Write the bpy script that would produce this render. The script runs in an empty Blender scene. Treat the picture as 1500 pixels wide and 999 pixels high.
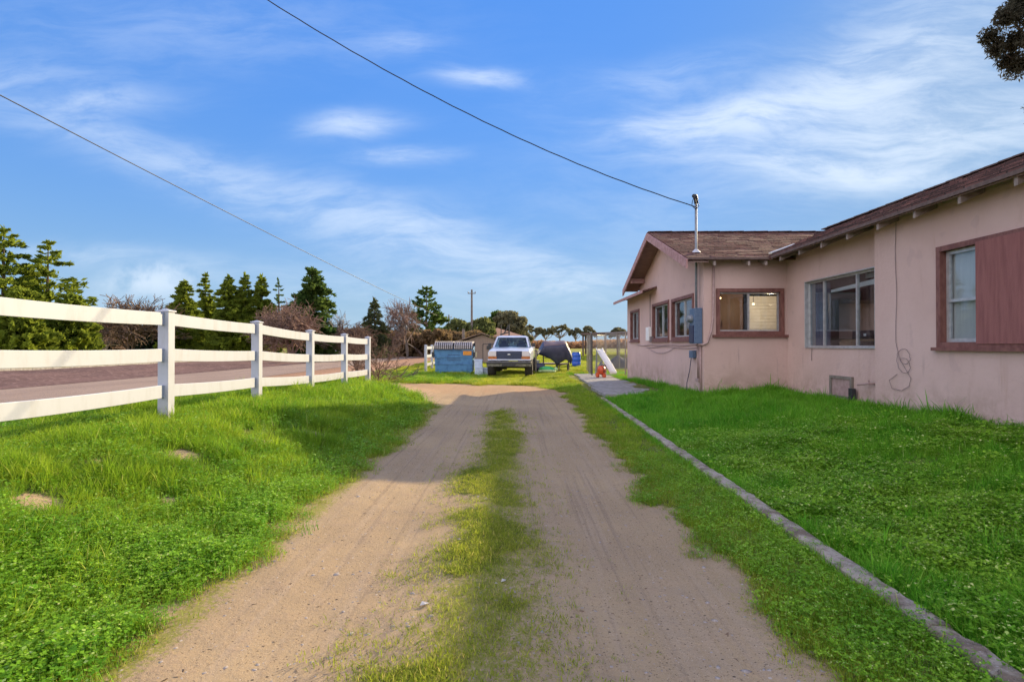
import bpy, bmesh, math, random
import numpy as np
from mathutils import Vector, Matrix
R = math.radians
sc = bpy.context.scene
col = sc.collection

# ------------------------------------------------------------------ camera
CAMZ = 1.4
cam_d = bpy.data.cameras.new("camera"); cam = bpy.data.objects.new("camera", cam_d); col.objects.link(cam)
cam_d.sensor_width = 36; cam_d.lens = 19.2; cam_d.clip_start = 0.05; cam_d.clip_end = 3000
cam.location = (0, 0, CAMZ)
cam.rotation_euler = (R(90) + math.atan(6.5 / 800), 0, math.atan(5 / 800))
sc.camera = cam

# ------------------------------------------------------------------ sun, sky, exposure
SUN = Vector((1.75, 1.91, 1.0)).normalized()
sd = bpy.data.lights.new("sun", 'SUN'); so = bpy.data.objects.new("sun", sd); col.objects.link(so)
sd.energy = 4.3; sd.angle = R(0.6); sd.color = (1.0, 0.80, 0.48)
so.rotation_euler = SUN.to_track_quat('Z', 'Y').to_euler()
world = bpy.data.worlds.new("World"); sc.world = world; world.use_nodes = True
sc.view_settings.view_transform = 'Standard'; sc.view_settings.look = 'None'
sc.view_settings.exposure = 1.08; sc.view_settings.gamma = 1.0
sc.render.engine = 'CYCLES'
sc.cycles.use_denoising = True
sc.cycles.use_adaptive_sampling = True; sc.cycles.adaptive_threshold = 0.02
sc.cycles.max_bounces = 5; sc.cycles.diffuse_bounces = 2; sc.cycles.glossy_bounces = 3
sc.cycles.transmission_bounces = 4; sc.cycles.transparent_max_bounces = 8
sc.cycles.caustics_reflective = False; sc.cycles.caustics_refractive = False


class NT:
    """tiny node-tree helper"""
    def __init__(s, nt):
        s.nt = nt; s.nt.nodes.clear()
    def n(s, t, **kw):
        nd = s.nt.nodes.new(t)
        for k, v in kw.items():
            if k[0] == 'i' and k[1:].isdigit():
                s.set(nd, int(k[1:]), v)
            else:
                setattr(nd, k, v)
        return nd
    def set(s, nd, key, v):
        if isinstance(v, bpy.types.NodeSocket): s.nt.links.new(v, nd.inputs[key])
        else: nd.inputs[key].default_value = v
    def math(s, op, a, b=0.0, clamp=False):
        nd = s.n('ShaderNodeMath', operation=op, use_clamp=clamp); s.set(nd, 0, a); s.set(nd, 1, b); return nd.outputs[0]
    def mix(s, f, a, b, blend='MIX'):
        nd = s.n('ShaderNodeMix', data_type='RGBA', blend_type=blend)
        s.set(nd, 0, f); s.set(nd, 6, c4(a)); s.set(nd, 7, c4(b)); return nd.outputs[2]
    def noise(s, vec, scale, detail=4, rough=.55, dist=0.0):
        nd = s.n('ShaderNodeTexNoise'); s.set(nd, 'Vector', vec); s.set(nd, 'Scale', scale)
        s.set(nd, 'Detail', detail); s.set(nd, 'Roughness', rough); s.set(nd, 'Distortion', dist); return nd.outputs[0]
    def ramp(s, f, a, b, smooth=True):
        nd = s.n('ShaderNodeMapRange', interpolation_type='SMOOTHSTEP' if smooth else 'LINEAR')
        s.set(nd, 0, f); s.set(nd, 1, a); s.set(nd, 2, b); return nd.outputs[0]
    def mapping(s, vec, scale=(1, 1, 1), rot=(0, 0, 0)):
        nd = s.n('ShaderNodeMapping'); s.set(nd, 'Vector', vec); nd.inputs['Scale'].default_value = scale
        nd.inputs['Rotation'].default_value = rot; return nd.outputs[0]


def c4(a):
    if isinstance(a, bpy.types.NodeSocket): return a
    return tuple(a) + (1,) if len(a) == 3 else tuple(a)


# sky: Nishita plus thin procedural cloud placed by compass direction
w = NT(world.node_tree)
out = w.n('ShaderNodeOutputWorld'); bg = w.n('ShaderNodeBackground')
sky = w.n('ShaderNodeTexSky', sky_type='NISHITA'); sky.sun_disc = False
sky.sun_elevation = math.asin(SUN.z); sky.sun_rotation = math.atan2(SUN.x, SUN.y)
sky.air_density = 1.0; sky.dust_density = 0.25; sky.ozone_density = 2.2; sky.altitude = 50
# soft shoulder on the glow around the sun, so that the blue keeps its colour there
lum = w.n('ShaderNodeRGBToBW'); w.set(lum, 0, sky.outputs[0])
comp = w.math('DIVIDE', 1.0, w.math('ADD', w.math('MULTIPLY', lum.outputs[0], 0.46), 0.38))
cs = w.n('ShaderNodeVectorMath', operation='SCALE'); w.set(cs, 0, sky.outputs[0]); w.set(cs, 'Scale', comp)
hs = w.n('ShaderNodeHueSaturation'); w.set(hs, 'Color', cs.outputs[0]); w.set(hs, 'Saturation', 1.12)
SKYCOL = w.mix(1.0, hs.outputs[0], (.50, .84, 1.24), 'MULTIPLY')
tc = w.n('ShaderNodeTexCoord'); sep = w.n('ShaderNodeSeparateXYZ'); w.set(sep, 0, tc.outputs['Generated'])
hz_ = w.math('POWER', 2.718, w.math('MULTIPLY', w.math('MAXIMUM', sep.outputs[2], 0.0), -6.5))
SKYCOL = w.mix(w.math('MULTIPLY', hz_, .8), SKYCOL, (2.0, 2.75, 3.8))
yy = w.math('MAXIMUM', sep.outputs[1], 0.08)
U = w.math('DIVIDE', sep.outputs[0], yy); V = w.math('DIVIDE', sep.outputs[2], yy)
cmb = w.n('ShaderNodeCombineXYZ'); w.set(cmb, 0, U); w.set(cmb, 1, V); UV = cmb.outputs[0]
warpn = w.n('ShaderNodeTexNoise'); w.set(warpn, 'Vector', UV); w.set(warpn, 'Scale', 3.0); w.set(warpn, 'Detail', 3)
wsub = w.n('ShaderNodeVectorMath', operation='SUBTRACT'); w.set(wsub, 0, warpn.outputs[1]); w.set(wsub, 1, (.5, .5, .5))
wsc = w.n('ShaderNodeVectorMath', operation='SCALE'); w.set(wsc, 0, wsub.outputs[0]); w.set(wsc, 'Scale', 0.09)
wad = w.n('ShaderNodeVectorMath', operation='ADD'); w.set(wad, 0, UV); w.set(wad, 1, wsc.outputs[0])
UVW = wad.outputs[0]
wisp = w.ramp(w.noise(w.mapping(UVW, (2.2, 9, 1), (0, 0, R(-8))), 1.9, 11, .64, .35), .36, .68)
fine = w.noise(w.mapping(UVW, (3, 14, 1), (0, 0, R(10))), 6.0, 9, .68)
puff = w.ramp(w.noise(UV, 16.0, 5, .55), .30, .62)


def blob(px, py, rx, ry, ang, k, tex, soft=1.0):
    u0, v0, a = (px - 755) / 800, (506 - py) / 800, R(ang)
    sp = w.n('ShaderNodeSeparateXYZ'); w.set(sp, 0, UVW)
    du = w.math('SUBTRACT', sp.outputs[0], u0); dv = w.math('SUBTRACT', sp.outputs[1], v0)
    a1 = w.math('ADD', w.math('MULTIPLY', du, math.cos(a)), w.math('MULTIPLY', dv, math.sin(a)))
    a2 = w.math('SUBTRACT', w.math('MULTIPLY', dv, math.cos(a)), w.math('MULTIPLY', du, math.sin(a)))
    a1 = w.math('DIVIDE', a1, rx / 800); a2 = w.math('DIVIDE', a2, ry / 800)
    r2 = w.math('ADD', w.math('MULTIPLY', a1, a1), w.math('MULTIPLY', a2, a2))
    f = w.math('POWER', 2.718, w.math('MULTIPLY', r2, -1.0))
    return w.math('MULTIPLY', w.math('MULTIPLY', f, k), tex)


tot = None
wf = w.math('ADD', w.math('MULTIPLY', wisp, .75), w.math('MULTIPLY', fine, .5))
for b in [(705, 108, 60, 13, -2, 1.0), (515, 187, 66, 17, 4, .95), (585, 236, 55, 12, 0, 1.3), (1040, 182, 150, 26, 6, 1.25),
          (1170, 150, 200, 36, 16, .95), (1330, 90, 180, 90, 32, .9), (1370, 205, 240, 55, 10, 1.15), (1190, 245, 150, 16, -3, 1.0), (950, 120, 160, 30, 10, .35),
          (1310, 262, 120, 15, 0, .6), (140, 150, 80, 16, 0, .4), (60, 125, 170, 34, -8, .25), (260, 245, 360, 34, -19, .5),
          (640, 345, 260, 34, -16, .7), (820, 415, 80, 18, -6, .6), (120, 365, 170, 14, -6, .5),
          (590, 60, 60, 16, 0, .3), (280, 40, 330, 70, 0, .22), (620, 420, 600, 45, 0, .3), (1000, 330, 300, 60, -8, .18)]:
    v = blob(*b, wf); tot = v if tot is None else w.math('ADD', tot, v)
tot = w.math('ADD', tot, blob(228, 412, 62, 24, 4, 1.05, puff))
tot = w.math('MULTIPLY', tot, w.ramp(sep.outputs[1], 0.05, 0.2))
tot = w.math('SUBTRACT', 1.0, w.math('POWER', 2.718, w.math('MULTIPLY', tot, -1.15)))
tot = w.math('MULTIPLY', tot, 0.88)
# added fill: unseen bright cloud overhead and behind the camera, lifting the shade
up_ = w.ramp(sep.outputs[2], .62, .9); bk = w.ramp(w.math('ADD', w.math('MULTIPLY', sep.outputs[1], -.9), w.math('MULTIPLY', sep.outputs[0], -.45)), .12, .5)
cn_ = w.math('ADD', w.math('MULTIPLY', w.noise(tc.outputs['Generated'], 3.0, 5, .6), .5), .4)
fill_high = w.math('MULTIPLY', up_, cn_, True); fill_behind = w.math('MULTIPLY', bk, w.math('ADD', cn_, .25), True)
skyc = w.mix(tot, SKYCOL, (3.5, 3.95, 4.5))
skyc = w.mix(fill_high, skyc, (2.7, 2.85, 4.1)); skyc = w.mix(fill_behind, skyc, (7.5, 7.2, 7.9))
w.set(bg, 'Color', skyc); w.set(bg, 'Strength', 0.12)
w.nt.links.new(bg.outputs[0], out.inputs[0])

# ------------------------------------------------------------------ helpers: tags, meshes
def tag(o, label=None, cat=None, group=None, kind=None):
    if label: o['label'] = label
    if cat: o['category'] = cat
    if group: o['group'] = group
    if kind: o['kind'] = kind
    return o


def empty(name, loc=(0, 0, 0), rz=0, label=None, cat=None, group=None):
    o = bpy.data.objects.new(name, None); col.objects.link(o); o.location = loc; o.rotation_euler.z = rz
    o.empty_display_size = .2
    return tag(o, label, cat, group)


def children(o): return [c for c in bpy.data.objects if c.parent == o]


def copy_tree(o, parent=None, kids=None):
    if kids is None:
        kids = {}
        for c in bpy.data.objects:
            if c.parent: kids.setdefault(c.parent.name, []).append(c)
    c = o.copy(); col.objects.link(c); c.parent = parent
    for ch in kids.get(o.name, []): copy_tree(ch, c, kids)
    return c


class MB:
    def __init__(s): s.v = []; s.f = []
    def add(s, vs, fs):
        k = len(s.v); s.v += [tuple(v) for v in vs]; s.f += [tuple(i + k for i in f) for f in fs]; return s
    def box(s, x0, x1, y0, y1, z0, z1):
        return s.hexa([(x0, y0, z0), (x1, y0, z0), (x1, y1, z0), (x0, y1, z0), (x0, y0, z1), (x1, y0, z1), (x1, y1, z1), (x0, y1, z1)])
    def hexa(s, p):
        return s.add(p, [(0, 3, 2, 1), (4, 5, 6, 7), (0, 1, 5, 4), (1, 2, 6, 5), (2, 3, 7, 6), (3, 0, 4, 7)])
    def beam(s, a, b, wd, ht, up=(0, 0, 1)):
        a = Vector(a); b = Vector(b); d = (b - a).normalized(); sx = d.cross(Vector(up)).normalized(); uz = sx.cross(d)
        P = []
        for q in (a, b):
            for i, j in ((-1, -1), (1, -1), (1, 1), (-1, 1)): P.append(q + sx * i * wd / 2 + uz * j * ht / 2)
        return s.add(P, [(0, 1, 2, 3), (7, 6, 5, 4), (0, 4, 5, 1), (1, 5, 6, 2), (2, 6, 7, 3), (3, 7, 4, 0)])
    def prism(s, poly, z_off):
        """poly: list of 3D points (planar, ccw); extruded by vector z_off"""
        n = len(poly); z = Vector(z_off)
        vs = [Vector(p) for p in poly] + [Vector(p) + z for p in poly]
        return s.add(vs, [tuple(range(n))[::-1], tuple(range(n, 2 * n))] + [(i, (i + 1) % n, n + (i + 1) % n, n + i) for i in range(n)])
    def tube(s, pts, r, n=8, cap=True):
        pts = [Vector(p) for p in pts]; rs = r if isinstance(r, (list, tuple)) else [r] * len(pts)
        k0 = len(s.v); prev = None
        for i, p in enumerate(pts):
            d = (pts[min(i + 1, len(pts) - 1)] - pts[max(i - 1, 0)]).normalized()
            if prev is None:
                a = d.orthogonal().normalized()
            else:
                a = (prev - d * prev.dot(d)).normalized()
            prev = a; b = d.cross(a)
            for j in range(n):
                t = 2 * math.pi * j / n; s.v.append(tuple(p + (a * math.cos(t) + b * math.sin(t)) * rs[i]))
        for i in range(len(pts) - 1):
            for j in range(n):
                q = k0 + i * n; s.f.append((q + j, q + (j + 1) % n, q + n + (j + 1) % n, q + n + j))
        if cap:
            s.f.append(tuple(k0 + j for j in range(n))[::-1]); s.f.append(tuple(k0 + (len(pts) - 1) * n + j for j in range(n)))
        return s
    def lathe(s, prof, c=(0, 0, 0), n=20, axis='z'):
        k0 = len(s.v)
        for r, z in prof:
            for j in range(n):
                t = 2 * math.pi * j / n; a, b = r * math.cos(t), r * math.sin(t)
                p = (a, b, z) if axis == 'z' else ((z, a, b) if axis == 'x' else (a, z, b))
                s.v.append((p[0] + c[0], p[1] + c[1], p[2] + c[2]))
        for i in range(len(prof) - 1):
            for j in range(n):
                q = k0 + i * n; s.f.append((q + j, q + (j + 1) % n, q + n + (j + 1) % n, q + n + j))
        s.f.append(tuple(k0 + j for j in range(n))[::-1]); s.f.append(tuple(k0 + (len(prof) - 1) * n + j for j in range(n)))
        return s
    def build(s, name, mat, parent=None, smooth=False, bevel=0, loc=None):
        me = bpy.data.meshes.new(name); me.from_pydata(s.v, [], s.f); me.validate()
        o = bpy.data.objects.new(name, me); col.objects.link(o)
        bm = bmesh.new(); bm.from_mesh(me); bmesh.ops.recalc_face_normals(bm, faces=bm.faces); bm.to_mesh(me); bm.free()
        if mat: me.materials.append(mat)
        if smooth: me.shade_smooth()
        if bevel:
            m = o.modifiers.new("bevel", 'BEVEL'); m.width = bevel; m.segments = 2; m.limit_method = 'ANGLE'
        if parent: o.parent = parent
        if loc: o.location = loc
        return o


def mesh_np(name, V, F, mat, parent=None, n=4, smooth=False):
    """V (k,3), F (m,n) arrays -> object"""
    me = bpy.data.meshes.new(name)
    V = np.asarray(V, np.float32); F = np.asarray(F, np.int32)
    me.vertices.add(len(V)); me.vertices.foreach_set('co', V.ravel())
    me.loops.add(F.size); me.loops.foreach_set('vertex_index', F.ravel())
    me.polygons.add(len(F)); me.polygons.foreach_set('loop_start', np.arange(len(F), dtype=np.int32) * F.shape[1])
    me.update(calc_edges=True)
    if smooth: me.shade_smooth()
    if mat: me.materials.append(mat)
    o = bpy.data.objects.new(name, me); col.objects.link(o)
    if parent: o.parent = parent
    return o


# ------------------------------------------------------------------ materials
def new_mat(name):
    m = bpy.data.materials.new(name); m.use_nodes = True; return m, NT(m.node_tree)


def finish(m, t, shader):
    o = t.n('ShaderNodeOutputMaterial'); t.nt.links.new(shader, o.inputs[0]); return m


def pbr(t, color, rough=.7, metal=0.0, bump=None, bstr=.3, bdist=.01, spec=.5, coat=0.0):
    p = t.n('ShaderNodeBsdfPrincipled'); t.set(p, 'Base Color', c4(color)); t.set(p, 'Roughness', rough); t.set(p, 'Metallic', metal)
    t.set(p, 'Specular IOR Level', spec); t.set(p, 'Coat Weight', coat)
    if bump is not None:
        b = t.n('ShaderNodeBump'); t.set(b, 'Height', bump); t.set(b, 'Strength', bstr); t.set(b, 'Distance', bdist)
        t.nt.links.new(b.outputs[0], p.inputs['Normal'])
    return p.outputs[0]


def simple(name, a, b=None, scale=8, rough=.6, metal=0, bstr=.0, bscale=60, coat=0, spec=.5, stretch=(1, 1, 1), lo=.35, hi=.65):
    m, t = new_mat(name); co = t.n('ShaderNodeTexCoord').outputs['Object']
    b = b or tuple(x * .8 for x in a)
    f = t.ramp(t.noise(t.mapping(co, stretch), scale, 6, .6), lo, hi)
    c = t.mix(f, a, b)
    bump = t.noise(co, bscale, 4, .6) if bstr else None
    return finish(m, t, pbr(t, c, rough, metal, bump, bstr, .01, spec, coat))


M = {}
M['vinyl'] = simple('white_vinyl', (.50, .525, .57), (.42, .43, .45), 5, .45, bstr=.05, stretch=(1, 1, .3), lo=.45, hi=.9)
m_, t_ = new_mat('grimy_white_vinyl'); g_ = t_.n('ShaderNodeNewGeometry').outputs['Position']; s_ = t_.n('ShaderNodeSeparateXYZ'); t_.set(s_, 0, g_)
c_ = t_.mix(t_.ramp(t_.noise(t_.mapping(g_, (1, 1, .25)), 6, 6, .65), .42, .85), (.43, .455, .52), (.35, .355, .38))
c_ = t_.mix(t_.math('MULTIPLY', t_.ramp(s_.outputs[2], .85, .35), t_.ramp(t_.noise(g_, 9, 6, .7), .35, .65)), c_, (.26, .23, .19))
c_ = t_.mix(t_.math('MULTIPLY', t_.ramp(t_.noise(g_, 40, 5, .75), .60, .75), .4), c_, (.28, .27, .24))
M['vinyl'] = finish(m_, t_, pbr(t_, c_, .5))
M['white'] = simple('white_paint', (.78, .77, .74), (.6, .58, .54), 9, .5, lo=.5, hi=.9)
M['alum'] = simple('aluminium', (.62, .62, .62), (.5, .5, .5), 12, .4, metal=.6)
M['galv'] = simple('galvanised_steel', (.27, .29, .32), (.19, .21, .24), 25, .6, metal=.3)
M['maroon'] = simple('maroon_trim', (.15, .055, .045), (.22, .095, .075), 14, .6, bstr=.15, stretch=(1, 1, .4))
M['barge'] = simple('mauve_board', (.46, .27, .25), (.34, .18, .165), 8, .7, bstr=.2)
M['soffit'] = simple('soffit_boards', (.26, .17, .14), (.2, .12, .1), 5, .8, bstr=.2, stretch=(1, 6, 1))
M['tail'] = simple('rafter_tail', (.33, .26, .23), (.24, .19, .165), 10, .7)
M['fascia'] = simple('roof_edge', (.10, .065, .055), (.15, .10, .085), 16, .8, bstr=.2)
M['metaledge'] = simple('valley_flashing', (.72, .70, .68), (.55, .52, .5), 10, .35, metal=.4)
M['meter'] = simple('blue_grey_enamel', (.07, .115, .20), (.10, .15, .23), 18, .5)
M['dark'] = simple('black_plastic', (.02, .02, .022), (.035, .035, .04), 30, .5)
M['cable'] = simple('cable_black', (.018, .018, .02), None, 20, .6)
M['cablegrey'] = simple('cable_grey', (.22, .165, .16), None, 20, .6)
M['conduit'] = simple('painted_conduit', (.42, .29, .27), (.33, .22, .2), 12, .6)
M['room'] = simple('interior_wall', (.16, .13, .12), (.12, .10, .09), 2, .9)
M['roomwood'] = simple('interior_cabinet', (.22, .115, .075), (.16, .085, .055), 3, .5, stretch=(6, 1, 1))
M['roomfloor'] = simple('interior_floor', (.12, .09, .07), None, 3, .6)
M['slats'] = simple('white_slats', (.85, .84, .82), (.75, .73, .7), 5, .6)
M['curtain'] = simple('curtain_cloth', (.17, .18, .26), (.11, .12, .18), 6, .9, stretch=(8, 8, .3))
M['palecurtain'] = simple('pale_curtain', (.80, .76, .70), (.72, .68, .64), 4, .9, stretch=(6, 6, .3))
M['wood'] = simple('worn_wood', (.30, .17, .08), (.2, .11, .05), 6, .6, stretch=(1, 8, 1))
M['greywood'] = simple('weathered_wood', (.22, .19, .16), (.14, .12, .1), 8, .9, bstr=.4, stretch=(1, 1, .2))
M['rubber'] = simple('tyre_rubber', (.03, .027, .027), (.055, .045, .04), 12, .85, bstr=.5, bscale=40)
M['chrome'] = simple('chrome', (.30, .28, .26), (.14, .13, .12), 10, .45, metal=.6)
M['truck'] = simple('truck_white', (.62, .66, .76), (.54, .58, .68), 3, .3, coat=.5)
M['grille'] = simple('grille_blue_black', (.02, .022, .06), (.03, .033, .075), 10, .4)
M['amber'] = simple('amber_lens', (.50, .17, .04), (.38, .11, .02), 20, .25)
M['lens'] = simple('clear_lens', (.5, .45, .42), (.62, .55, .5), 40, .15, coat=.6)
M['dumpblue'] = simple('dumpster_blue', (.085, .23, .42), (.045, .13, .27), 5, .5, bstr=.1, lo=.4, hi=.75)
M['lid'] = simple('grey_lid', (.08, .07, .07), (.07, .06, .06), 6, .6)
M['lidrib_lit'] = simple('lid_ridges_lit', (.50, .46, .45), (.36, .33, .33), 6, .5)  # paler than the lid: lit highlights on the ridges put into the colour
M['sticker'] = simple('orange_sticker', (.75, .30, .03), (.6, .22, .02), 20, .5)
M['textdark'] = simple('dark_lettering', (.05, .10, .19), None, 20, .5)
M['foam'] = simple('white_blue_foam', (.60, .68, .80), (.5, .58, .72), 6, .7)
M['tarp'] = simple('navy_tarp', (.022, .024, .055), (.045, .045, .08), 5, .42, bstr=.5, bscale=9)
M['tarpbrown'] = simple('brown_tarp', (.17, .11, .10), (.11, .07, .07), 6, .5, bstr=.5, bscale=9)
M['barrel'] = simple('blue_barrel', (.015, .10, .52), (.02, .07, .40), 6, .35, coat=.2)
M['green'] = simple('green_plastic', (.05, .38, .09), (.07, .48, .13), 6, .4)
M['lime'] = simple('lime_plastic', (.42, .58, .25), (.5, .62, .33), 6, .4)
M['orange'] = simple('orange_plastic', (.65, .10, .03), (.5, .07, .02), 6, .4)
M['shed'] = simple('tan_siding', (.28, .21, .175), (.23, .17, .14), 3, .8, stretch=(9, 9, .5))
M['shedroof'] = simple('shed_roof', (.25, .17, .13), (.2, .13, .1), 6, .9)
M['brownroof'] = simple('orange_brown_roof', (.36, .20, .13), (.28, .15, .1), 4, .9)
M['concrete'] = simple('old_concrete', (.34, .32, .30), (.22, .20, .18), 6, .9, bstr=.5, bscale=70)
M['mound'] = simple('dug_earth', (.24, .15, .09), (.15, .09, .055), 14, .95, bstr=1.0, bscale=30)
M['stone'] = simple('pebble_stone', (.36, .32, .29), (.24, .2, .18), 3, .85, bstr=.2)
M['litter'] = simple('dead_leaf', (.10, .06, .04), (.16, .10, .06), 3, .85)
M['paper'] = simple('paper_scrap', (.5, .48, .46), None, 3, .8)
M['bark'] = simple('bark', (.12, .085, .06), (.07, .05, .038), 9, .95, bstr=.6, bscale=15, stretch=(1, 1, .2))
M['palebark'] = simple('pale_bark', (.34, .29, .25), (.2, .165, .14), 3, .95, stretch=(1, 1, .3))
M['twig'] = simple('brown_twigs', (.17, .10, .07), (.11, .07, .05), .8, .95)
M['redtwig'] = simple('red_brown_twigs', (.28, .175, .135), (.18, .115, .085), .6, .95)
M['tantwig'] = simple('tan_twigs', (.24, .15, .10), (.15, .10, .06), .6, .95)
M['pole'] = simple('pole_wood', (.20, .165, .14), (.14, .11, .1), 3, .95)
M['steel'] = simple('pen_steel', (.33, .31, .29), (.24, .2, .17), 10, .5, metal=.5)


def leaf_mat(name, a, b, c, scale=1.0, trans=.5):
    m, t = new_mat(name); co = t.n('ShaderNodeTexCoord').outputs['Object']
    f = t.ramp(t.noise(co, scale, 5, .65), .33, .67); g = t.noise(co, scale * 9, 3, .6)
    cc = t.mix(f, a, b); cc = t.mix(t.ramp(g, .45, .8), cc, c)
    d = t.n('ShaderNodeBsdfDiffuse'); t.set(d, 0, cc)
    tr = t.n('ShaderNodeBsdfTranslucent'); t.set(tr, 0, cc)
    mx = t.n('ShaderNodeMixShader'); t.set(mx, 0, trans)
    t.nt.links.new(d.outputs[0], mx.inputs[1]); t.nt.links.new(tr.outputs[0], mx.inputs[2])
    return finish(m, t, mx.outputs[0])


M['conifer'] = leaf_mat('conifer_green', (0.176, 0.225, 0.033), (0.294, 0.356, 0.042), (0.077, 0.119, 0.025), .7)
M['conifer2'] = leaf_mat('dark_conifer', (0.057, 0.119, 0.037), (0.154, 0.214, 0.042), (0.038, 0.071, 0.025), .5)
M['spruce'] = leaf_mat('spruce_green', (0.077, 0.106, 0.058), (0.140, 0.177, 0.074), (0.205, 0.119, 0.074), .6)
M['oak'] = leaf_mat('olive_green', (0.133, 0.162, 0.057), (0.209, 0.228, 0.076), (0.085, 0.085, 0.048), .5)
M['greyoak'] = leaf_mat('grey_olive', (0.162, 0.162, 0.095), (0.247, 0.228, 0.123), (0.095, 0.085, 0.067), .35)
M['brownbush'] = leaf_mat('dry_brush', (0.20, 0.135, 0.075), (0.27, 0.19, 0.10), (0.10, 0.085, 0.045), .4)
M['hedge'] = leaf_mat('dark_hedge', (.02, .035, .02), (.035, .05, .025), (.05, .045, .03), .25)
M['drycrop'] = leaf_mat('dry_vines', (0.380, 0.218, 0.133), (0.494, 0.304, 0.171), (0.228, 0.152, 0.095), .15)
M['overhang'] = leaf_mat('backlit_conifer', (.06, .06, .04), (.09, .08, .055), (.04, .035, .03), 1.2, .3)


def grass_mat(name, a, b, dry, dryamt=.12, trans=.5):
    m, t = new_mat(name)
    rnd = t.n('ShaderNodeObjectInfo').outputs['Random']
    geo = t.n('ShaderNodeNewGeometry').outputs['Position']
    big = t.ramp(t.noise(geo, 1.3, 5, .65), .38, .62)
    c = t.mix(t.math('MULTIPLY', t.math('ADD', rnd, big), .5), a, b)
    isl = t.n('ShaderNodeNewGeometry').outputs['Random Per Island']
    c = t.mix(t.ramp(isl, 1 - dryamt, 1.0, False), c, dry)
    hb = t.n('ShaderNodeHueSaturation'); t.set(hb, 'Color', c); t.set(hb, 'Value', t.math('ADD', t.math('MULTIPLY', isl, .5), .75))
    c = hb.outputs[0]
    p = t.n('ShaderNodeBsdfPrincipled'); t.set(p, 'Base Color', c); t.set(p, 'Roughness', .5); t.set(p, 'Specular IOR Level', .12)
    tr = t.n('ShaderNodeBsdfTranslucent'); t.set(tr, 0, c)
    mx = t.n('ShaderNodeMixShader'); t.set(mx, 0, trans)
    t.nt.links.new(p.outputs[0], mx.inputs[1]); t.nt.links.new(tr.outputs[0], mx.inputs[2])
    return finish(m, t, mx.outputs[0])


M['grass'] = grass_mat('grass_blades', (.17, .34, .022), (.37, .50, .035), (.55, .50, .14), .12)
M['lawn'] = grass_mat('lawn_blades', (.09, .34, .02), (.22, .50, .035), (.40, .46, .10), .08)
M['weed'] = grass_mat('broadleaf_weed', (.13, .34, .02), (.30, .50, .04), (.60, .62, .25), .08, .4)
M['yardgrass'] = grass_mat('yard_grass', (.26, .36, .025), (.50, .52, .05), (.55, .45, .15), .15)
M['thin'] = grass_mat('thin_grass', (.22, .30, .025), (.38, .42, .05), (.45, .36, .12), .22)


def stucco():
    m, t = new_mat('pink_stucco'); co = t.n('ShaderNodeTexCoord').outputs['Object']
    a = t.ramp(t.noise(co, .9, 5, .6), .3, .7)
    c = t.mix(a, (.57, .40, .35), (.63, .455, .405))
    st = t.ramp(t.noise(t.mapping(co, (3, 3, .35)), 1.6, 6, .65, .4), .56, .82)
    c = t.mix(t.math('MULTIPLY', st, .6), c, (.44, .28, .22))
    sx = t.n('ShaderNodeSeparateXYZ'); t.set(sx, 0, co)
    lowd = t.math('MULTIPLY', t.ramp(sx.outputs[2], 1.15, .35), t.ramp(t.noise(co, 2.5, 6, .7), .35, .7))
    c = t.mix(t.math('MULTIPLY', lowd, .75), c, (.35, .245, .185))
    patch = t.ramp(t.noise(co, 3.4, 2, .4), .66, .70)
    c = t.mix(t.math('MULTIPLY', patch, .25), c, (.44, .31, .30))
    wv = t.n('ShaderNodeTexNoise'); t.set(wv, 'Vector', co); t.set(wv, 'Scale', 3.0)
    va = t.n('ShaderNodeVectorMath', operation='MULTIPLY_ADD'); t.set(va, 0, wv.outputs[1]); t.set(va, 1, (.5, .5, .5)); t.set(va, 2, co)
    vo = t.n('ShaderNodeTexVoronoi', feature='DISTANCE_TO_EDGE'); t.set(vo, 'Vector', va.outputs[0]); t.set(vo, 'Scale', .8)
    crack = t.math('MULTIPLY', t.ramp(vo.outputs['Distance'], .008, .001), t.ramp(t.noise(co, 1.3, 3, .5), .52, .6))
    c = t.mix(t.math('MULTIPLY', crack, .10), c, (.35, .24, .21))
    c = t.mix(t.math('MULTIPLY', t.ramp(t.noise(co, 24, 6, .75), .58, .72), .22), c, (.38, .27, .24))
    c = t.mix(t.math('MULTIPLY', t.ramp(t.noise(t.mapping(co, (1, 1, .12)), 9, 4, .6), .6, .8), t.ramp(sx.outputs[2], 1.5, 1.1)), c, (.45, .32, .29))
    n1 = t.noise(co, 130, 5, .7); n2 = t.noise(co, 16, 3, .5)
    h = t.math('ADD', t.math('MULTIPLY', n1, .6), t.math('MULTIPLY', n2, .9))
    return finish(m, t, pbr(t, c, .92, 0, h, .55, .012, .2))


M['stucco'] = stucco()


def shingles(name, swap):
    m, t = new_mat(name); co = t.n('ShaderNodeTexCoord').outputs['Object']
    if swap: co = t.mapping(co, (1, 1, 1), (0, 0, R(90)))
    br = t.n('ShaderNodeTexBrick'); t.set(br, 'Vector', co); t.set(br, 'Scale', 1.0)
    t.set(br, 'Brick Width', .30); t.set(br, 'Row Height', .135); t.set(br, 'Mortar Size', .012); t.set(br, 'Bias', 0)
    t.set(br, 'Color1', (.105, .05, .042, 1)); t.set(br, 'Color2', (.21, .105, .088, 1)); t.set(br, 'Mortar', (.05, .035, .03, 1))
    n = t.noise(co, 2.0, 6, .7); n2 = t.noise(co, 60, 3, .6)
    c = t.mix(t.ramp(n, .4, .75), br.outputs[0], (.085, .05, .045)); c = t.mix(t.math('MULTIPLY', t.ramp(n2, .5, .8), .4), c, (.27, .17, .15))
    h = t.math('ADD', t.math('MULTIPLY', br.outputs['Fac'], -1.0), t.math('MULTIPLY', n2, .3))
    return finish(m, t, pbr(t, c, .95, 0, h, .9, .02, .2))


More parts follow.
